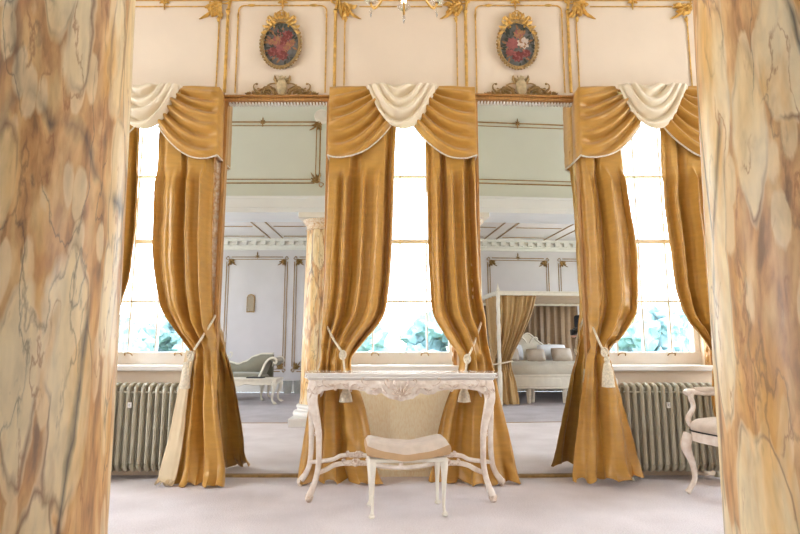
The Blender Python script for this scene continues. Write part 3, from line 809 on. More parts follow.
tieback('cream rope tieback with a thick long tassel behind the armchair', [(589,312,4.235), (591,320,4.18), (596,335,4.08), (603,350,4.0)], (604,352), (607,360), 1.15)

# ------------------------------------------------------------------ radiators
def radiator(x0, n, label, tagx):
    y = 4.185; root = empty('radiator', (x0, y, 0), 0, label, 'radiator', 'cast-iron column radiators under the windows')
    zt = Z(385, 4.12); pitch = .0525; d = .058
    bm = B()
    zb = .07
    prof = [(0, -d, zb+.05), (0, -d, .3), (0, -d, zt-.05), (0, -d*.75, zt-.012), (0, 0, zt), (0, d*.75, zt-.012), (0, d, zt-.05), (0, d, .3), (0, d, zb+.05), (0, d*.75, zb+.012), (0, 0, zb), (0, -d*.75, zb+.012), (0, -d, zb+.05)]
    tube(bm, prof, .0165, 8, 3, up=(1, 0, 0))
    tube(bm, [(0, 0, zb), (0, 0, zt)], .013, 8, 2)
    for z in (zb+.02, zt-.04, .36):
        tube(bm, [(-pitch/2, 0, z), (pitch/2, 0, z)], .022 if z != .36 else .012, 8, 1)
    tube(bm, [(-pitch/2, -d, zt-.052), (pitch/2, -d, zt-.052)], .008, 6, 1)
    s0 = obj('radiator_section', bm, M_rad, root)
    for k in range(1, n):
        c = s0.copy(); COL.objects.link(c); c.parent = root; c.location = (k*pitch, 0, 0)
    for k in (0, n-1):
        for dy in (-d, d):
            bm = B(); tube(bm, [(k*pitch, dy, zb+.06), (k*pitch, dy*1.05, .03), (k*pitch, dy*1.15, 0)], [.018, .014, .022], 8, 4); obj('foot', bm, M_rad, root)
    bm = B(); bx = W(tagx, 405, 4.11)[0]-x0; bz = W(tagx, 405, 4.11)[1]
    box(bm, bx-.014, bx+.014, -d-.026, -d-.018, bz-.02, bz+.02); tg = obj('number_tag', bm, M_white, root, bevel=.003)
    bm = B(); tube(bm, [(bx-.004, -d-.028, bz+.008), (bx+.003, -d-.028, bz+.004), (bx-.003, -d-.028, bz-.002), (bx+.004, -d-.028, bz-.008)], .0015, 5, 2); obj('tag_numeral', bm, M_dark, tg)
    return root, pitch, zt
r, pt_, zt = radiator(W(92, 430, 4.15)[0], 13, 'olive-grey cast-iron column radiator with no chair in front', 130)
bm = B(); xx = pt_*12
tube(bm, [(xx+.03, 0, zt-.04), (xx+.06, 0, zt-.04), (xx+.065, -.01, zt+.02)], .012, 8, 4); blob(bm, (xx+.06, -.01, zt-.02), (.02, .02, .025)); blob(bm, (xx+.065, -.012, zt+.03), (.022, .014, .014))
tube(bm, [(xx+.065, 0, zt-.04), (xx+.067, 0, .3), (xx+.067, 0, 0)], .009, 8, 2)
v_ = obj('valve', bm, M_white, r); v_['label'] = 'white radiator valve and pipe'
r, pt_, zt = radiator(W(628, 430, 4.15)[0], 14, 'olive-grey cast-iron column radiator behind the white armchair', 668)
bm = B(); tube(bm, [(-.03, 0, zt-.04), (-.06, 0, zt-.04), (-.065, -.01, zt+.02)], .012, 8, 4); blob(bm, (-.065, -.01, zt+.02), (.02, .02, .03)); tube(bm, [(-.065, 0, zt-.04), (-.067, 0, 0)], .009, 8, 2)
v_ = obj('valve', bm, M_white, r); v_['label'] = 'white radiator valve and pipe'

# ------------------------------------------------------------------ console table
TX = W(401, 400, 3.8)[0]; TH = .786; TW = .613
root = empty('carved_table', (TX, 3.79, 0), 0, 'pinkish-white carved rococo console table with cabriole legs in front of the middle window', 'table')
def serp(w, d, n=64, amp=.02, fl=.0):
    pts = []
    for i in range(n+1):
        t = i/n; x = -w + 2*w*t; y = -d - amp*math.cos(2*PI*1.0*(t-.5)) - amp*.5*math.cos(4*PI*(t-.5)); pts.append((x, y))
    for i in range(1, 12):
        t = i/12; pts.append((w + fl*t + .012*math.sin(PI*t), -d+2*d*t))
    pts.append((w+fl, d)); pts.append((-w-fl, d))
    for i in range(1, 12):
        t = 1-i/12; pts.append((-w - fl*t - .012*math.sin(PI*t), -d+2*d*t))
    return pts
D = .20
bm = B()
for w, z0, z1 in ((0, TH-.012, TH), (-.008, TH-.022, TH-.012), (.004, TH-.032, TH-.022), (-.016, TH-.045, TH-.032)):
    slab(bm, serp(TW+w, D+w, fl=.045), z0, z1)
obj('table_top', bm, M_gloss, root, bevel=.003)
def apron_z(t):
    # lower edge of the apron: cusped, deepest at the centre shell
    a = abs(t)
    pts = [(0, .138), (.09, .128), (.14, .150), (.20, .098), (.30, .086), (.40, .094), (.48, .100), (.56, .080), (.70, .072), (.84, .088), (.93, .11), (1, .15)]
    pts = [(0, .128), (.07, .118), (.13, .112), (.17, .096), (.22, .078), (.28, .090), (.36, .086), (.42, .066), (.55, .058), (.72, .054), (.86, .064), (.94, .09), (1, .14)]
    for (p, q), (r_, s_) in zip(pts, pts[1:]):
        if p <= a <= r_:
            k = (a-p)/(r_-p); k = k*k*(3-2*k); return TH-.045-(q+(s_-q)*k)
    return TH-.19
def ayf(x, d=D-.012): t = (x/TW+1)/2; return -d-.016*math.cos(2*PI*(t-.5))-.008*math.cos(4*PI*(t-.5))
def front_ap(yoff, sgn=1, seed=0):
    bm = B(); aw = TW-.045
    def f(u, v, o=0):
        x = -aw+2*aw*u; zb = apron_z(x/aw)
        zt_ = TH-.045; z = zt_+(zb-zt_)*v
        rel = .006*noise.noise(Vector((x*34, z*34, seed))) + .004*abs(noise.noise(Vector((x*70, z*70, 3))))
        return Vector((x, sgn*(ayf(x)-o-(rel if o else 0)-.012*math.sin(PI*v*.8)), z))
    a = grid(bm, 150, 12, lambda u, v: f(u, v, .012)); b = grid(bm, 150, 12, lambda u, v: f(u, v, 0)+Vector((0, .012*sgn, 0)))
    for j in (0, 12):
        for i in range(150): bm.faces.new((a[j][i], a[j][i+1], b[j][i+1], b[j][i]))
    return bm
ap = obj('apron', front_ap(0), M_furn, root)
obj('apron', front_ap(0, -1, 5), M_furn, root)
bm = B()   # carved scroll and shell relief on the front apron
def yrel(x): return ayf(x)-.026
for s in (-1, 1):
    for (x, dz, an, L, tr_, dd) in ((.05, .055, .3, .13, 4.5, 1), (.11, .05, .3, .12, 4.6, -1), (.20, .030, .1, .11, 4.4, 1), (.28, .022, -.1, .11, 4.4, -1), (.38, .018, -.1, .10, 4.2, -1), (.46, .045, .3, .10, 4.2, 1)):
        scroll(bm, s*x, TH-.045-dz, an if s > 0 else PI-an, L, tr_, .0045, yrel(s*x), d=dd*s)
    for (x, dz, an, L) in ((.09, .08, .6, .05), (.15, .05, -.4, .05), (.24, .045, -.2, .05), (.33, .04, .1, .05), (.42, .03, -.2, .05), (.50, .03, -.4, .04), (.03, .04, 1.0, .05)):
        leaf(bm, s*x, TH-.045-dz, an if s > 0 else PI-an, L, .024, yrel(s*x), curl=.8*s, d=.007)
for k in range(7): leaf(bm, 0, TH-.14, PI/2+(k-3)*.42, .07, .02, yrel(0), d=.009)
blob(bm, (0, yrel(0)-.004, TH-.145), (.014, .01, .014))
obj('apron_carving', bm, M_carve, ap)
for s in (-1, 1):
    bm = B(); x = s*(TW-.035)
    pts = [(y, TH-.045) for y in (-D+.03, D-.03)]
    o_ = [(-D+.03, TH-.045), (D-.03, TH-.045), (D-.03, TH-.15), (.08, TH-.12), (0, TH-.135), (-.08, TH-.12), (-D+.03, TH-.15)]
    a = [bm.verts.new((x-.01, p, q)) for p, q in o_]; b = [bm.verts.new((x+.01, p, q)) for p, q in o_]
    bm.faces.new(a); bm.faces.new(b[::-1])
    for k in range(7): bm.faces.new((a[k], a[(k+1) % 7], b[(k+1) % 7], b[k]))
    obj('side_apron', bm, M_furn, root, bevel=.003)
def tleg(s, fy):
    """cabriole leg: path in X outwards, Y front/back"""
    yb = fy*(D-.035)
    bm = B()
    offs = [-.05, -.048, -.046, -.068, -.088, -.092, -.092, -.080, -.062, -.048, -.042] if fy < 0 else [-.03, -.01, .005, .012, .012, .008, .010, .02, .045, .07, .085]
    dz = [.05, .10, .17, .26, .36, .47, .56, .64, .70, .735, .755]
    rr = [.030, .035, .032, .025, .020, .018, .0175, .0175, .019, .022, .019]
    oy = [0, .010, .018, .016, .010, 0, 0, .006, .018, .028, .034]
    path = [(s*(TW+a_), yb+fy*o_, TH-z_, r_) for a_, o_, z_, r_ in zip(offs, oy, dz, rr)]
    tube(bm, [p[:3] for p in path], [p[3] for p in path], 12, 5, up=(0, 1, 0), sq=True)
    l_ = obj('leg', bm, M_furn, root)
    bm = B()   # scrolled toe
    fx = s*(TW+offs[-1])
    for k in range(4): blob(bm, (fx-s*.012+s*.008*k, yb+fy*(.03+.007*(k % 2)), .03), (.014, .016, .022), 8, 6)
    blob(bm, (fx, yb+fy*.045, .02), (.024, .02, .02)); lathe(bm, [(.014, 0), (.016, .008), (.012, .02)], (fx, yb+fy*.035, 0), 12)
    obj('toe', bm, M_carve, l_)
    if fy < 0:
        bm = B(); yy = yb-.050
        for (x, z, an, L, d_) in ((TW-.070, TH-.08, -1.2, .10, 1), (TW-.03, TH-.09, -1.9, .10, -1)):
            scroll(bm, s*x, z, an if s > 0 else PI-an, L, 4.2, .005, yy+.008, d=d_*s)
        for k in range(7): leaf(bm, s*(TW-.046-.007*k), TH-.12-.038*k, -PI/2+(.4 if k % 2 else -.4), .05, .020, yy+.004+.007*k, d=.006)
        blob(bm, (s*(TW-.088), yb-.012, TH-.37), (.026, .014, .010)); blob(bm, (s*(TW-.078), yb-.012, TH-.385), (.016, .014, .010))
        obj('leg_carving', bm, M_carve, l_)
for s in (-1, 1):
    for fy in (-1, 1): tleg(s, fy)
for fy in (-1, 1):
    for s in (-1, 1):
        bm = B(); y0 = fy*(D-.04)
        pts = [(s*(TW-.09 if fy < 0 else TW+.012), y0, .165), (s*(TW-.14), y0*.95, .185), (s*(TW-.20), y0*.88, .212), (s*(TW-.30), y0*.8, .222), (s*.22, y0*.74, .215), (s*.12, y0*.7, .195), (0, y0*.68, .185)]
        tube(bm, pts, [.016, .018, .018, .018, .017, .016, .016], 10, 5, sq=True, flat=.8)
        st = obj('stretcher', bm, M_furn, root)
        bm = B(); cx_, cz_ = s*.29, .222; yy = y0*.8-.016
        for k in range(6): leaf(bm, cx_, cz_-.012, PI/2+(k-2.5)*.55, .045, .02, yy-.004, d=.008)
        scroll(bm, cx_+.02, cz_-.01, -.2, .12, 4.6, .006, yy, d=1); scroll(bm, cx_-.02, cz_-.01, PI+.2, .12, 4.6, .006, yy, d=-1)
        blob(bm, (cx_, yy-.006, cz_-.006), (.016, .012, .016)); blob(bm, (cx_, y0*.8, cz_+.012), (.03, .02, .012))
        obj('stretcher_carving', bm, M_carve, st)
bm = B()
tube(bm, [(0, -(D-.04)*.68, .185), (0, 0, .19), (0, (D-.04)*.68, .185)], .015, 10, 5); lathe(bm, [(.02, 0), (.03, .012), (.018, .03), (.012, .045), (.004, .06)], (0, 0, .195), 14)
obj('cross_stretcher', bm, M_furn, root)

# ------------------------------------------------------------------ stool
sx_, _ = W(406, 440, 3.42); SY = 3.40
root = empty('upholstered_stool', (sx_, SY, 0), R(6), 'small stool with beige saddle-shaped upholstered seat and pale cabriole legs before the table', 'stool')
SW, SD = .236, .145
def cush(bm, top=True):
    nu, nv = 36, 18
    def saddle(x): return .050*(abs(x)/SW)**2.0
    def surf(u, v):
        x = -SW+2*SW*u; y = -SD+2*SD*v
        e = (1-abs(2*u-1)**6)*(1-abs(2*v-1)**5)
        z = .348+saddle(x)+.046*e**.4 - .006*math.sin(u*17+v*5)*math.exp(-((x)/.12)**2)*.5
        return Vector((x*(1-.0*e), y, z))
    return surf, saddle
surf, sad = cush(None)
bm = B(); grid(bm, 40, 20, surf)
nb = []
def ringpts():
    o_ = []
    for i in range(40): o_.append((i/40, 0))
    for i in range(20): o_.append((1, i/20))
    for i in range(40, 0, -1): o_.append((i/40, 1))
    for i in range(20, 0, -1): o_.append((0, i/20))
    return o_
rp = ringpts(); a = [bm.verts.new(surf(u, v)) for u, v in rp]
obj_c = obj('cushion', bm, M_seat, root)
bm = B(); n_ = len(rp); rings = []
for k, (dz, ex) in enumerate(((0.001, 1.0), (-.012, 1.03), (-.035, 1.035), (-.052, 1.01), (-.052, .6))):
    ring = []
    for u, v in rp:
        q = surf(u, v); zz = q.z + dz if k < 3 else .318+sad(q.x)*.55+(.0 if k == 3 else 0)
        ring.append(bm.verts.new((q.x*ex, q.y*ex, zz)))
    rings.append(ring)
for a, b in zip(rings, rings[1:]):
    for k in range(n_): bm.faces.new((a[k], a[(k+1) % n_], b[(k+1) % n_], b[k]))
obj('seat_border', bm, M_seat2, root)['label'] = 'tan seat border'
bm = B(); box(bm, -SW+.01, SW-.01, -SD+.008, SD-.008, .30, .325); obj('seat_rail', bm, M_furnw, root, bevel=.006)
def cab_leg(name, parent, x, y, h, ox, oy, r=.024, m=M_furnw, pad=True):
    bm = B()
    pts = [(x, y, h), (x+ox*.010, y+oy*.010, h*.86), (x+ox*.006, y+oy*.006, h*.66), (x-ox*.006, y-oy*.006, h*.4), (x-ox*.008, y-oy*.008, h*.2), (x+ox*.004, y+oy*.004, h*.07), (x+ox*.016, y+oy*.016, .018)]
    tube(bm, pts, [r*1.2, r*1.15, r*.85, r*.58, r*.46, r*.48, r*.75], 12, 5, up=(0, 1, 0))
    if pad: blob(bm, (x+ox*.018, y+oy*.018, .012), (r*.95, r*.95, .012), 14, 8)
    return obj(name, bm, m, parent)
for s in (-1, 1):
    for t in (-1, 1): cab_leg('leg', root, s*(SW-.03), t*(SD-.03), .318, s*.15, t*.5, .019)

# ------------------------------------------------------------------ armchair by the radiator
def armchair(loc, rz, label):
    root = empty('armchair', loc, rz, label, 'chair')
    # local: faces -Y; width along X
    w, d = .27, .24
    for s in (-1, 1):
        bm = B()
        pts = [(s*w*.93, -d+.02, .385), (s*w*.97, -d+.0, .30), (s*w*.93, -d+.03, .2), (s*w*.9, -d+.035, .1), (s*w*.95, -d+.0, .03), (s*w*.97, -d-.015, .01)]
        tube(bm, pts, [.034, .032, .021, .016, .016, .02], 12, 5, up=(0, 1, 0)); obj('front_leg', bm, M_furn, root)
        bm = B(); tube(bm, [(s*w*.8, d-.02, .40), (s*w*.8, d, .2), (s*w*.82, d+.06, .0)], [.022, .019, .017], 10, 5, up=(0, 1, 0)); obj('rear_leg', bm, M_furn, root)
        bm = B(); tube(bm, [(s*w*.95, -d+.09, .40), (s*w*1.0, -d+.04, .47), (s*w*.96, -d+.08, .55), (s*w*1.02, -d+.08, .61), (s*w*1.04, -d+.09, .64)], [.02, .018, .016, .018, .02], 10, 5, up=(0, 1, 0)); obj('arm_support', bm, M_furn, root)
        bm = B(); tube(bm, [(s*w*1.06, -d+.05, .640), (s*w*1.06, -d+.08, .652), (s*w*1.04, 0, .640), (s*w*.92, d*.6, .65), (s*w*.78, d+.0, .68)], [.022, .021, .019, .019, .018], 10, 5); ar = obj('arm_rest', bm, M_furn, root)
        bm = B(); tube(bm, [(s*w*1.06, -.12, .662), (s*w*1.04, -.02, .658), (s*w*1.0, .08, .662)], [.018, .024, .018], 10, 5); obj('arm_pad', bm, M_seat, ar)
    bm = B()
    def sr(u, v):
        return None
    out = []
    for i in range(40):
        a = 2*PI*i/40; c_, s_ = math.cos(a), math.sin(a)
        out.append((w*1.03*math.copysign(abs(c_)**.45, c_), d*1.03*math.copysign(abs(s_)**.45, s_)))
    slab(bm, out, .34, .405); obj('seat_rail', bm, M_furn, root, bevel=.008)
    bm = B(); rings = []
    for k, (sc_, z) in enumerate(((1.0, .405), (1.02, .425), (1.0, .455), (.9, .478), (.7, .492), (.4, .498), (.1, .5))):
        rings.append([bm.verts.new((x*sc_, y*sc_, z)) for x, y in out])
    for a, b in zip(rings, rings[1:]):
        for k in range(40): bm.faces.new((a[k], a[(k+1) % 40], b[(k+1) % 40], b[k]))
    bm.faces.new(rings[-1]); obj('seat_cushion', bm, M_seat, root)
    bm = B(); tube(bm, [(x*1.02, y*1.02, .408) for x, y in out+out[:1]], .005, 6, 1); obj('braid', bm, M_dark, root)
    # oval-ish back, raked
    bm = B(); n = 40; pts = []
    for i in range(n+1):
        a = 2*PI*i/n; x = w*.86*math.copysign(abs(math.cos(a))**.8, math.cos(a)); z = .735+.215*math.copysign(abs(math.sin(a))**.8, math.sin(a))
        pts.append((x, d-.02+(z-.5)*.22, z))
    tube(bm, pts, .02, 10, 1, up=(0, 1, 0)); 
    for k in range(5): leaf(bm, 0, .94, PI/2+(k-2)*.5, .06, .024, d+.05, d=.01)
    bf = obj('back_frame', bm, M_furn, root)
    bm = B(); rings = []
    for sgn in (-1, 1):
        rings = []
        for q in (1.0, .9, .6, .2):
            rings.append([bm.verts.new((p[0]*q, p[1]*q+(d-.02+.235*.22)*(1-q)+sgn*.022*(1-q**3), .735+(p[2]-.735)*q)) for p in pts[:-1]])
        for a, b in zip(rings, rings[1:]):
            for k in range(n): bm.faces.new((a[k], a[(k+1) % n], b[(k+1) % n], b[k]))
        bm.faces.new(rings[-1])
    obj('back_upholstery', bm, M_seat, root)
    return root
armchair((2.20, 3.60, 0), -PI/2+R(16), 'white painted open armchair with beige seat, half hidden behind the column near the radiator')

# ------------------------------------------------------------------ chandelier
CY = 2.40; cz = .965+.65*(CY+.29)
root = empty('chandelier', (0.02, CY, cz), 0, 'gilt candle-arm chandelier hanging at the top edge above the middle window', 'chandelier')
bm = B(); lathe(bm, [(.004, .02), (.03, .04), (.02, .07), (.05, .11), (.06, .16), (.03, .2), (.02, .3), (.035, .34), (.015, .4), (.012, .6)], seg=20)
tube(bm, [(0, 0, .6), (0, 0, ZC-cz)], .006, 6, 1); obj('stem', bm, M_gold, root)
for k in range(10):
    a = PI/2 + 2*PI*k/10; c_, s_ = math.cos(a), math.sin(a)
    bm = B(); tube(bm, [(c_*.03, s_*.03, .14), (c_*.10, s_*.10, .06), (c_*.18, s_*.18, -.03), (c_*.25, s_*.25, -.045), (c_*.285, s_*.285, -.01), (c_*.29, s_*.29, .01)], .0055, 8, 6)
    ar = obj('arm', bm, M_gold, root)
    bm = B(); lathe(bm, [(.008, .0), (.03, .012), (.036, .02), (.03, .018), (.01, .012)], (c_*.29, s_*.29, 0), 16); obj('drip_pan', bm, M_crys, ar)
    bm = B(); lathe(bm, [(.009, .012), (.009, .03), (.007, .032)], (c_*.29, s_*.29, 0), 12); obj('candle_tube', bm, M_white, ar)
    bm = B(); lathe(bm, [(.004, .032), (.013, .045), (.011, .06), (.002, .085)], (c_*.29, s_*.29, 0), 12); obj('bulb', bm, M_bulb, ar)
    bm = B(); lathe(bm, [(.001, -.065), (.006, -.045), (.007, -.03), (.001, -.012)], (c_*.29, s_*.29, -.01), 8); obj('crystal_drop', bm, M_crys, ar)
pl = bpy.data.lights.new('chandelier_light', 'POINT'); pl.energy = 12; pl.color = (1, .80, .55); pl.shadow_soft_size = .25
po = bpy.data.objects.new('chandelier_light', pl); COL.objects.link(po); po.location = (.02, CY, cz+.22)

# ------------------------------------------------------------------ what the mirrors show: entablature wall panels
yb = YBEAM1-.06+.004
bm = B()
for s in (-1, 1):
    for (pxa, pya, pyb) in ((314, 121, 182),):
        xa_ = s*1.03; xo = s*2.75; z1 = M(280, 122, 'L', yb)[2]; z0 = M(280, 183, 'L', yb)[2]
        for off, t in ((0, .009), (.05, .006)):
            a, b = sorted((xa_+s*off, xo-s*off))
            rod(bm, [(a+.06, yb, z1-off), (b-.06, yb, z1-off)], t, 6); rod(bm, [(a+.06, yb, z0+off), (b-.06, yb, z0+off)], t, 6)
            for x in (a, b): rod(bm, [(x, yb, z0+.1), (x, yb, z1-.1)], t, 6)
        for x in (xa_, xo):
            for z, sz in ((z1, -1), (z0, 1)):
                q = B(); sx2 = (1 if xo > xa_ else -1)*(1 if x == xa_ else -1)
                # these face the window wall, so build and flip
                corner_ornament(q, 0, 0, .13, sx2, sz, 0)
                for v in q.verts: v.co = Vector((v.co.x, -v.co.y, v.co.z))
                o = obj('gilded_corner_ornament', q, M_goldp); o.location = (x, yb, z)
                where = ('over the column away from the armchair' if s < 0 else 'over the column by the armchair') if x == xa_ else ('beyond the column away from the armchair' if s < 0 else 'beyond the column by the armchair')
                tag(o, 'gilded leaf spray %s, %s corner of its panel' % (where, 'upper' if z == z1 else 'lower'), 'ornament', 'gilded sprays above the columns')
        q = B(); xm = s*1.78
        for k in range(8): leaf(q, 0, 0, PI/4*k, .07 if k % 2 == 0 else .04, .022, 0, d=.012)
        for v in q.verts: v.co = Vector((v.co.x, -v.co.y, v.co.z))
        o = obj('gilded_flower', q, M_goldp); o.location = (xm, yb, z1); tag(o, 'gilt flower on the wall above the columns, in the %s mirror' % ('chaise' if s < 0 else 'bed'), 'ornament')
    q = B(); p = M(322, 117, 'L', yb) ; lathe(q, [(.001, .03), (.03, .03), (.045, .018), (.075, .018), (.09, .03), (.1, .02), (.1, 0)], seg=28)
    for v in q.verts: v.co = Vector((v.co.x, v.co.z, v.co.y))
    o = obj('plaster_roundel', q, M_white); o.location = (s*abs(p[0]), yb-.004, p[2]); tag(o, 'round white plaster roundel above the column %s the armchair' % ('away from' if s < 0 else 'by'), 'ornament')
struct('trim_9', bm, M_goldp)
# gilt panels on the rear wall, seen in the mirrors
yr = YB+.008
bm = B()
z1 = M(250, 257, 'L', yr)[2]; z0 = .42
def back_panel(x0, x1, lab):
    for off, t in ((0, .009), (.05, .007)):
        for z in (z1-off, z0+off): rod(bm, [(x0+.1, yr, z), (x1-.1, yr, z)], t, 6)
        for x in (x0+off, x1-off): rod(bm, [(x, yr, z0+.1), (x, yr, z1-.1)], t, 6)
    for x, sx2 in ((x0, 1), (x1, -1)):
        for z, sz in ((z1, -1), (z0, 1)):
            q = B(); corner_ornament(q, 0, 0, .15, sx2, sz, 0)
            for v in q.verts: v.co = Vector((v.co.x, -v.co.y, v.co.z))
            o = obj('gilded_corner_ornament', q, M_goldp); o.location = (x+sx2*.05, yr, z+sz*.05)
            tag(o, 'dull gilt leaf spray, %s %s corner of rear panel %s' % ('upper' if z == z1 else 'lower', 'window-side' if (sx2 > 0) == (x0 > 0) else 'wall-side', lab), 'ornament', 'dull gilt sprays on the rear wall')
    q = B()
    for k in range(6): leaf(q, 0, 0, PI/3*k+PI/6, .05, .022, 0, d=.012)
    leaf(q, 0, .02, PI/2, .09, .03, 0); 
    for v in q.verts: v.co = Vector((v.co.x, -v.co.y, v.co.z))
    o = obj('gilded_flower', q, M_goldp); o.location = ((x0+x1)/2, yr, z1+.01); tag(o, 'dull gilt flower topping the rear wall panel '+lab, 'ornament')
a = M(286, 320, 'L', yr)[0]; b = M(293, 320, 'L', yr)[0]
back_panel(a-1.3, a, 'behind the chaise longue'); back_panel(b, b+1.25, 'nearest the chaise longue end')
a = M(488, 280, 'R', yr)[0]; b = M(549, 280, 'R', yr)[0]; c = M(559, 280, 'R', yr)[0]
back_panel(a, b, 'above the bed'); back_panel(c, min(c+1.25, XW-.08), 'beyond the bed canopy')
struct('trim_10', bm, M_goldp)

# wall sconce mirror
p = M(251, 303, 'L', YB)
root = empty('mirrored_wall_sconce', (p[0], YB, p[2]), 0, 'small arched mirrored sconce on the rear wall above the chaise longue', 'sconce')
pts = [(-.085, -.2), (.085, -.2), (.085, .12), (.06, .17), (0, .19), (-.06, .17), (-.085, .12)]
bm = B(); plateXZ(bm, pts, .0, .03); obj('frame', bm, M_goldp, root, bevel=.006)
bm = B(); plateXZ(bm, [(x*.82, z*.88) for x, z in pts], .028, .036); obj('mirror_plate', bm, M_dmir, root, smooth=False)

# ------------------------------------------------------------------ chaise longue and low table, baskets
YCH = -1.75
xR = M(274, 370, 'L', YCH)[0]; xL = xR-1.85
root = empty('chaise_longue', ((xL+xR)/2, YCH, 0), 0, 'grey-green upholstered chaise longue with white carved frame near the rear wall', 'sofa')
L2 = (xR-xL)/2
bm = B(); box(bm, -L2+.02, L2-.05, -.32, .30, .27, .36); obj('seat_frame', bm, M_furnw, root, bevel=.02)
bm = B(); grid(bm, 40, 14, lambda u, v: Vector((-L2+.04+(2*L2-.16)*u, -.31+.62*v, .36+.11*((1-abs(2*u-1)**8)*(1-abs(2*v-1)**6))**.5)))
obj('seat_cushion', bm, M_green, root, solid=.01)
def btop(u):   # back height along the length
    pts = [(0, .76), (.15, .77), (.35, .73), (.52, .65), (.62, .61), (.70, .66), (.80, .76), (.88, .80), (1, .80)]
    for (p_, q), (r_, s_) in zip(pts, pts[1:]):
        if p_ <= u <= r_:
            k = (u-p_)/(r_-p_); k = k*k*(3-2*k); return q+(s_-q)*k
bm = B()
a = grid(bm, 50, 12, lambda u, v: Vector((-L2+.04+(2*L2-.12)*u, -.24-.05*math.sin(PI*v)*-1-.0, .36+(btop(u)-.37)*v)))
b = grid(bm, 50, 12, lambda u, v: Vector((-L2+.04+(2*L2-.12)*u, -.33, .36+(btop(u)-.37)*v)))
for i in range(50): bm.faces.new((a[12][i], a[12][i+1], b[12][i+1], b[12][i]))
obj('backrest', bm, M_green, root)
bm = B(); tube(bm, [(-L2+.04+(2*L2-.12)*i/30, -.285, btop(i/30)) for i in range(31)], .022, 8, 1)
for k in range(9):
    leaf(bm, -L2+.25+.05*k, btop((.25+.05*k)/(2*L2))+.0, PI/2+(k-4)*.25, .12, .06, -.26, d=.02)
    scroll(bm, -L2+.35+.12*(k % 6), .78-.012*(k % 6), PI/2-.8, .2, 4.2, .012, -.25, d=1 if k % 2 else -1)
fr = obj('carved_back_rail', bm, M_furnw, root)
bm = B()    # the scrolled arm end facing the windows
pts = [(L2-.20, 0, .40), (L2-.14, 0, .52), (L2-.09, 0, .64), (L2-.02, 0, .72), (L2+.06, 0, .74), (L2+.11, 0, .69), (L2+.09, 0, .64)]
for yy in (-.28, -.14, 0, .14, .28):
    pass
prev = None
for q in cr(pts, 6):
    ring = [bm.verts.new((q[0], y, q[2])) for y in (-.30, -.15, 0, .15, .30)] + [bm.verts.new((q[0]-.05, y, q[2]-.045)) for y in (.30, .15, 0, -.15, -.30)]
    if prev:
        for k in range(10): bm.faces.new((prev[k], prev[(k+1) % 10], ring[(k+1) % 10], ring[k]))
    prev = ring
obj('scroll_arm', bm, M_green, root)
bm = B()
for yy in (-.31, .31): tube(bm, [(x, yy, z) for x, _, z in pts]+[(L2+.05, yy, .66)], .02, 8, 5)
obj('arm_facing', bm, M_furnw, root)
for s in (-1, 1):
    for t in (-1, 1): cab_leg('leg', root, s*(L2-.15), t*.27, .28, s, t, .035)
YT = -1.05
p0 = M(279, 380, 'L', YT)
root = empty('coffee_table', (p0[0]-.62, YT, 0), 0, 'low white coffee table with curved legs in front of the chaise longue', 'table')
bm = B(); slab(bm, serp(.64, .27, amp=.012), .385, .41); slab(bm, serp(.62, .255, amp=.012), .37, .386); obj('table_top', bm, M_furnw, root, bevel=.004)
bm = B()
for y in (-.24, .24):
    o_ = [(-.58, .37), (.58, .37), (.58, .29), (.45, .315), (.25, .30), (.12, .325), (0, .28), (-.12, .325), (-.25, .30), (-.45, .315), (-.58, .29)]
    plateXZ(bm, o_, y-.01, y+.01)
for x in (-.58, .58): box(bm, x-.01, x+.01, -.23, .23, .31, .37)
obj('apron', bm, M_furnw, root, bevel=.003)
for s in (-1, 1):
    for t in (-1, 1): cab_leg('leg', root, s*.58, t*.23, .37, s*2.2, t*1.5, .036)
q = M(256, 378, 'L', YT)
bm = B(); box(bm, -.13, .13, -.09, .09, .41, .43); o = obj('book', bm, M_dark, bevel=.003); o.location = (q[0], YT+.02, 0); o.rotation_euler[2] = .2
tag(o, 'dark closed book lying on the low white coffee table', 'book')
for px, lb, r_ in ((287.5, 'grey round wicker basket against the rear wall, the wider of the two', .09), (297.5, 'grey round wicker basket beside the reflected column, the narrower of the two', .075)):
    q = M(px, 388, 'L', -2.85); rt = empty('wicker_basket', (q[0], -2.85, 0), 0, lb, 'basket', 'grey wicker baskets by the rear wall')
    bm = B(); lathe(bm, [(r_*.8, 0), (r_*.95, .1), (r_, .24), (r_*.9, .24), (r_*.85, .03)], seg=24, twist=lambda a, z: 1+.02*math.sin(16*a)); obj('basket_body', bm, M_grey, rt)
    bm = B(); n = 24; tube(bm, [(r_*.98*math.cos(2*PI*k/n), r_*.98*math.sin(2*PI*k/n), .245) for k in range(n+1)], .012, 6, 1); obj('basket_rim', bm, M_grey, rt)

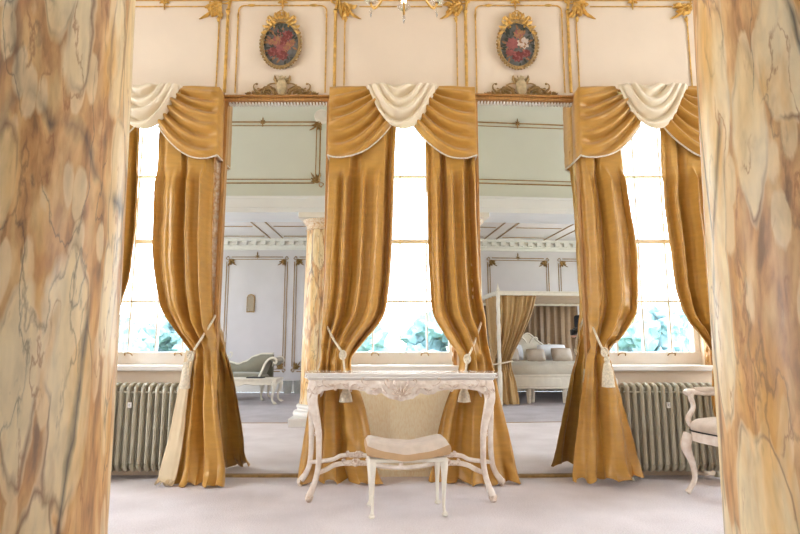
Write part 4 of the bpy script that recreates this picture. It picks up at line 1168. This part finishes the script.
# ------------------------------------------------------------------ four-poster bed
YF, YH = -.45, -2.75
pf = M(500, 380, 'R', YF); bx0 = pf[0]; BW = 2.4; bxc = bx0+BW/2
ztop = M(500, 291, 'R', YF)[2]; zfin = M(500, 283, 'R', YF)[2]
root = empty('four_poster_bed', (bxc, (YF+YH)/2, 0), 0, 'white four-poster bed with carved headboard reflected in the mirror', 'bed')
LB = (YF-YH)/2; hw = BW/2
tw = lambda a, z: 1+.12*math.sin(3*a+z*26)
for s in (-1, 1):
    for t in (-1, 1):
        bm = B(); prof = [(.035, 0), (.04, .05), (.032, .1), (.04, .3), (.04, .52), (.026, .56)]
        k = .6
        while k < ztop-.1: prof.append((.03, k)); k += .02
        prof += [(.036, ztop-.08), (.036, ztop+.0)]
        lathe(bm, prof, (s*hw, t*LB, 0), 14, twist=lambda a, z: tw(a, z) if .6 < z < ztop-.1 else 1)
        po_ = obj('post', bm, M_furnw, root)
        bm = B(); lathe(bm, [(.02, 0), (.032, .02), (.02, .05), (.012, .08), (.002, max(.1, zfin-ztop))], (s*hw, t*LB, ztop), 14); obj('finial', bm, M_furnw, po_)
bm = B()
for s in (-1, 1):
    a_ = sorted((s*hw-.03, s*hw+.03)); box(bm, a_[0], a_[1], -LB, LB, ztop-.07, ztop-.005); box(bm, a_[0]-.015, a_[1]+.015, -LB, LB, ztop-.02, ztop-.0)
    a_ = sorted((s*LB-.03, s*LB+.03)); box(bm, -hw, hw, a_[0], a_[1], ztop-.07, ztop-.005); box(bm, -hw, hw, a_[0]-.015, a_[1]+.015, ztop-.02, ztop-.002)
obj('canopy_rail', bm, M_furnw, root, bevel=.004)
bm = B(); grid(bm, 30, 30, lambda u, v: Vector((-hw+.02+(2*hw-.04)*u, -LB+.02+(2*LB-.04)*v, ztop-.03-.03*math.sin(PI*u)*math.sin(PI*v)+.006*math.sin(70*u)))); obj('canopy_shade_cloth', bm, M_silkb, root, solid=.004)  # roof cloth added to darken the inside of the bed
zr0 = M(540, 388, 'R', YF-.3)[2]; 
bm = B(); box(bm, -hw+.03, hw-.03, -LB+.1, LB-.32, .26, .32); obj('slat_base', bm, M_furnw, root, bevel=.01)
bm = B(); box(bm, -hw+.02, hw-.02, LB-.34, LB-.28, .24, .46)
box(bm, -hw+.02, hw-.02, LB-.36, LB-.26, .44, .475); box(bm, -hw+.2, -.08, LB-.285, LB-.27, .28, .41); box(bm, .08, hw-.2, LB-.285, LB-.27, .28, .41)
obj('footboard', bm, M_furnw, root, bevel=.008)
for s in (-1, 1):
    bm = B(); a_ = sorted((s*hw-.025, s*hw+.025)); box(bm, a_[0], a_[1], -LB+.05, LB-.3, .25, .44); obj('side_rail', bm, M_furnw, root, bevel=.006)
for xx in (-.62, -.5, .0, .12, .6):
    bm = B(); lathe(bm, [(.034, 0), (.045, .25)], (xx, LB-.34 if abs(xx) != .5 else LB-.5, 0), 4); obj('leg', bm, M_furnw, root)
bm = B(); hc = .18     # carved headboard
o_ = [(-.82, .3), (.82, .3), (.82, .80), (.78, .90), (.66, .92), (.52, .90), (.40, .93), (.30, 1.0), (.18, 1.09), (.08, 1.18), (0, 1.22), (-.08, 1.18), (-.18, 1.09), (-.30, 1.0), (-.40, .93), (-.52, .90), (-.66, .92), (-.78, .90), (-.82, .80)]
plateXZ(bm, [(x+.0, z) for x, z in o_], -LB+.06, -LB+.11); hb = obj('headboard', bm, M_furnw, root, bevel=.01)
bm = B(); tube(bm, [(x, -LB+.12, z-.02) for x, z in o_[2:]], .018, 8, 3, up=(0, 1, 0))
for s in (-1, 1):
    q = B(); q.free()
    scroll(bm, s*.03, 1.0, PI/2-s*.4, .34, 4.8, .02, -LB+.15, d=-s); scroll(bm, s*.3, .86, (0 if s > 0 else PI), .34, 4.5, .016, -LB+.15, d=s)
obj('headboard_carving', bm, M_furnw, hb)
bm = B(); grid(bm, 50, 40, lambda u, v: Vector((bxc-hw+.05+(BW-.1)*u, YH+.12+(2*LB-.46)*v,   .44+.20*min(1, ((1-abs(2*u-1)**14)*(1-abs(2*v-1)**24))**.4) + .008*math.sin(u*60)*math.sin(v*40))))
o = obj('bedspread', bm, M_bedw, solid=.02); tag(o, 'beige quilted bedspread covering the four-poster bed', 'bedding')
def pillow(x, y, z, w, h, m, lb, tilt=-.9, rz=0):
    bm = B()
    def f(u, v, s):
        a, b = 2*u-1, 2*v-1
        th = .075*((1-a**4)*(1-b**4))**.6
        return Vector((a*w/2*(1-.06*b*b), s*th, b*h/2*(1-.06*a*a)))
    grid(bm, 16, 12, lambda u, v: f(u, v, 1)); grid(bm, 16, 12, lambda u, v: f(u, v, -1)); bmesh.ops.remove_doubles(bm, verts=bm.verts, dist=1e-4)
    o = obj('pillow', bm, m); o.location = (x, y, z); o.rotation_euler = (R(22), 0, rz); tag(o, lb, 'pillow', 'pillows on the four-poster bed')
zm = .66
pillow(bxc-.45, YH+.26, zm+.16, .6, .34, M_pillw, 'white pillow propped at the headboard, farther from the photographer'); pillow(bxc+.45, YH+.26, zm+.16, .6, .34, M_pillw, 'white pillow propped at the headboard, nearer the photographer')
pillow(bxc-.52, YH+.50, zm+.12, .42, .28, M_pillg, 'fawn satin cushion on the bed beside the tied curtain'); pillow(bxc+.02, YH+.52, zm+.11, .38, .26, M_pillg, 'fawn satin cushion in the middle of the bed'); pillow(bxc+.55, YH+.50, zm+.12, .42, .28, M_pillg, 'fawn satin cushion on the bed on the photographer side')
def bedcurtain(label, rows, folds, seed, m=M_silkb, ax='x', rope=None):
    """rows: x0, x1, z, y, amp in metres"""
    S = cr(rows, 8); n = len(S)-1; bm = B()
    def fn(u, v):
        q = v*n; i = min(int(q), n-1); t = q-i; r = [S[i][k]*(1-t)+S[i+1][k]*t for k in range(5)]
        c = r[0]*(1-u)+r[1]*u; f = r[4]*fold(u, v, folds, seed); 
        return Vector((c, r[3]+f, r[2])) if ax == 'x' else Vector((r[3]+f, c, r[2]))
    grid(bm, 90, 40, fn); b0 = rows[-1]; org = ((b0[0]+b0[1])/2, b0[3], 0) if ax == 'x' else (b0[3], (b0[0]+b0[1])/2, 0)
    o = obj('bed_curtain', bm, m, solid=.004, origin=org); tag(o, label, 'curtain', 'old gold curtains hung on the four-poster bed')
    if rope:
        bm = B(); n = 18; cx_, cz_, w_, y_ = rope
        tube(bm, [(cx_+w_*math.cos(2*PI*k/n)-org[0], y_+.07*math.sin(2*PI*k/n)-org[1], cz_+.03*math.cos(2*PI*k/n)) for k in range(n+1)], .012, 8, 1)
        obj('tie_cord', bm, M_rope, o)
x0 = bx0; yc_ = YF-.03
bedcurtain('old gold bed curtain tied round the front post of the four-poster', [(x0-.02, x0+.66, ztop-.07, yc_, .03), (x0-.0, x0+.58, 1.5, yc_, .03), (x0-.0, x0+.42, 1.15, yc_, .035), (x0-.05, x0+.26, .85, yc_, .035), (x0-.10, x0+.20, .66, yc_, .03), (x0-.14, x0+.26, .4, yc_, .04), (x0-.17, x0+.30, .15, yc_, .045), (x0-.18, x0+.32, .02, yc_, .045)], 8, .3, rope=(x0+.05, .68, .17, yc_))
x1 = bx0+BW
bedcurtain('old gold bed curtain at the front post nearest the photographer', [(x1+.02, x1-.62, ztop-.07, yc_, .03), (x1, x1-.5, 1.5, yc_, .03), (x1, x1-.36, 1.15, yc_, .035), (x1+.05, x1-.2, .8, yc_, .035), (x1+.12, x1-.24, .4, yc_, .04), (x1+.15, x1-.28, .02, yc_, .045)], 8, .6)
bedcurtain('dark old gold curtain hanging behind the carved headboard', [(x0+.05, x1-.05, ztop-.07, YH-.05, .025), (x0+.05, x1-.05, 1.2, YH-.05, .03), (x0+.05, x1-.05, .1, YH-.05, .03)], 16, .9, M_silkd)
bedcurtain('old gold curtain along the side of the four-poster away from the photographer', [(YF-.12, YF-.75, ztop-.07, x0+.0, .03), (YF-.12, YF-.6, 1.3, x0, .03), (YF-.12, YF-.42, .75, x0-.02, .03), (YF-.12, YF-.5, .05, x0-.05, .04)], 7, .2, ax='y')

# ------------------------------------------------------------------ the person holding a camera, seen in the mirror
def skin(name, verts, edges, rad, m, parent=None, sub=2):
    me = bpy.data.meshes.new(name); me.from_pydata(verts, edges, []); me.materials.append(m)
    o = bpy.data.objects.new(name, me); COL.objects.link(o)
    if parent: o.parent = parent
    o.modifiers.new('skin', 'SKIN'); sv = me.skin_vertices[0].data
    for i, r in enumerate(rad): sv[i].radius = (r, r) if not isinstance(r, tuple) else r
    sv[0].use_root = True
    s = o.modifiers.new('sub', 'SUBSURF'); s.levels = sub; s.render_levels = sub
    o.modifiers['skin'].use_smooth_shade = True
    return o
PY = .05
pc_ = M(571.5, 328, 'R', PY+.34)          # the camera in the hands
px_ = pc_[0]+.42
root = empty('person', (px_, PY, 0), 0, 'person in dark top and blue trousers holding a black camera, partly reflected beside the bed', 'person')
cz_ = pc_[2]; cxl = pc_[0]-px_
hl, hr = (cxl+.04, .28, cz_-.12), (cxl+.14, .27, cz_-.09)
V_ = [(0,0,.93), (0,.0,1.08), (0,-.01,1.25), (0,-.01,1.40), (0,0,1.48), (0,.02,1.54), (0,.03,1.62), (0,.02,1.68),
      (-.17,0,1.38), (-.20,.10,1.13), hl, (.17,0,1.38), (.14,.16,1.14), hr,
      (-.09,0,.88), (-.10,.02,.50), (-.10,-.02,.10), (-.11,.10,.035), (.09,0,.88), (.10,.02,.50), (.10,-.02,.10), (.11,.10,.035)]
E_ = [(0,1),(1,2),(2,3),(3,4),(4,5),(5,6),(6,7),(3,8),(8,9),(9,10),(3,11),(11,12),(12,13),(0,14),(14,15),(15,16),(16,17),(0,18),(18,19),(19,20),(20,21)]
R_ = [(.13,.10), (.12,.09), (.14,.10), (.12,.09), .05, (.07,.085), (.08,.10), (.06,.08), .055, .042, .028, .055, .042, .028, .08, .055, .036, .035, .08, .055, .036, .035]
body = skin('body', V_, E_, R_, M_skin, root)
g = 1.13
idx = [0,1,2,3,8,9,10,11,12,13]; mp_ = {k: i for i, k in enumerate(idx)}
vv = [list(V_[k]) for k in idx]
for k in (10, 13):
    e_ = 9 if k == 10 else 12
    vv[mp_[k]] = [V_[e_][j]*.22+V_[k][j]*.78 for j in range(3)]
jk = skin('jacket', vv, [(mp_[a], mp_[b]) for a, b in E_ if a in mp_ and b in mp_], [tuple(q+.018 for q in R_[k]) if isinstance(R_[k], tuple) else R_[k]+.016 for k in idx], M_jacket, root)
idx = [0,14,15,16,18,19,20]; mp_ = {k: i for i, k in enumerate(idx)}
skin('trousers', [V_[k] for k in idx], [(mp_[a], mp_[b]) for a, b in E_ if a in mp_ and b in mp_], [tuple(q+.014 for q in R_[k]) if isinstance(R_[k], tuple) else R_[k]+.018 for k in idx], M_jeans, root)
for s in (-1, 1):
    bm = B(); blob(bm, (s*.108, .06, .045), (.05, .13, .045), 14, 8); obj('shoe', bm, M_dark, root)
bm = B(); blob(bm, (0, .0, 1.645), (.092, .112, .105), 18, 12); 
for v in list(bm.verts):
    if v.co.y > .06 and v.co.z < 1.68: v.co.y = .05
obj('hair', bm, M_hair, root)
bm = B(); blob(bm, (0, .115, 1.60), (.012, .02, .022), 8, 6); obj('nose', bm, M_skin, root)
bm = B(); blob(bm, (0, .108, 1.565), (.024, .006, .006), 8, 6); obj('mouth', bm, mat('lip_pink', s2l(180,100,92), .5), root)
for s in (-1, 1):
    bm = B(); blob(bm, (s*.03, .108, 1.625), (.011, .006, .006), 8, 6); obj('eye', bm, M_dark, root)
    bm = B(); blob(bm, (s*.085, .03, 1.61), (.012, .02, .03), 8, 6); obj('ear', bm, M_skin, root)
for nm, h_, sg in (('left', hl, 1), ('right', hr, -1)):
    bm = B(); blob(bm, (h_[0], h_[1]+.02, h_[2]), (.032, .042, .02), 12, 8)
    for k in range(4):
        xx = h_[0]-.027+.018*k; L = .055+.01*(1 if k in (1, 2) else 0)
        tube(bm, [(xx, h_[1]+.045, h_[2]-.005), (xx, h_[1]+.045+L*.6, h_[2]+.004), (xx, h_[1]+.05+L*.75, h_[2]+.03)], [.0095, .009, .007], 8, 4)
    tube(bm, [(h_[0]+sg*.028, h_[1]+.01, h_[2]), (h_[0]+sg*.045, h_[1]+.035, h_[2]+.015), (h_[0]+sg*.04, h_[1]+.055, h_[2]+.035)], [.012, .01, .008], 8, 4)
    obj('hand', bm, M_skin, root)
root = empty('photo_camera', (pc_[0]+.05, PY+.36, cz_-.11), 0, 'black camera with a lens held up by the reflected person', 'camera')
bm = B(); box(bm, -.07, .07, -.035, .035, 0, .09); box(bm, -.025, .025, -.03, .035, .09, .115); box(bm, .045, .08, -.03, .05, 0, .08); obj('camera_body', bm, M_dark, root, bevel=.008)
bm = B(); lathe(bm, [(.034, 0), (.034, .04), (.038, .05), (.038, .11), (.03, .112)], seg=24)
for v in bm.verts: v.co = Vector((v.co.x, v.co.z+.03, v.co.y+.045))
obj('lens', bm, M_dark, root)

# ------------------------------------------------------------------ park outside
bm = B(); box(bm, -150, 150, YW+.3, 200, -6.2, -6.0); o = obj('ground', bm, M_grass, smooth=False); o['kind'] = 'structure'
def tree(x, y, h, w, seed, lb):
    root = empty('tree', (x, y, -6.0), 0, lb, 'tree', 'pale trees beyond the windows'); rnd = random.Random(seed)
    bm = B(); tube(bm, [(0, 0, 0), (.1, 0, h*.25), (0, 0, h*.6)], [.35, .28, .15], 8, 4); obj('trunk', bm, M_bark, root)
    bm = B()
    for k in range(42):
        a = rnd.uniform(0, 2*PI); q = rnd.uniform(0, 1)**.5; zz = rnd.uniform(.2, 1)
        pr = math.sin(PI*min(.97, zz*.85+.1))**.6
        c_ = Vector((w*.5*q*pr*math.cos(a), w*.5*q*pr*math.sin(a), h*zz)); rr = w*rnd.uniform(.08, .16)
        mt = Matrix.Translation(c_); s0_ = len(bm.verts)
        g_ = bmesh.ops.create_icosphere(bm, subdivisions=3, radius=rr, matrix=mt)
        for v in g_['verts']:
            d_ = (v.co-c_).normalized(); v.co += d_*rr*.55*noise.noise(v.co*1.7/ max(.3, rr*.9)+Vector((seed, 0, 0))) + d_*rr*.3*noise.noise(v.co*3.1)
    obj('foliage', bm, M_leaf, root)
rnd = random.Random(4)
specs = [(-31, 52, 9.8, 8, 'rounded pale tree in the window beside the radiator without a chair, farther tree'), (-21.5, 42, 8.4, 7, 'low pale tree in the window beside the radiator without a chair, by its curtain'),
         (-27, 66, 10.8, 8, 'tall pale tree behind the others in the same chairless-radiator window'), (-4.4, 48, 9.7, 7, 'pale tree seen above the table beside the curtain near the chaise reflection'),
         (4.6, 54, 10.6, 8, 'pale taller tree seen above the table beside the curtain near the bed reflection'), (20, 44, 9.4, 7, 'broad pale tree in the armchair window beside the tasselled curtain'),
         (29, 52, 10.2, 8, 'pale tree in the armchair window beside the column'), (29, 72, 11, 9, 'distant pale tree in the armchair window behind two nearer ones')]
for i, (x, y, h, w, lb) in enumerate(specs): tree(x, y, h, w, i+1, lb)
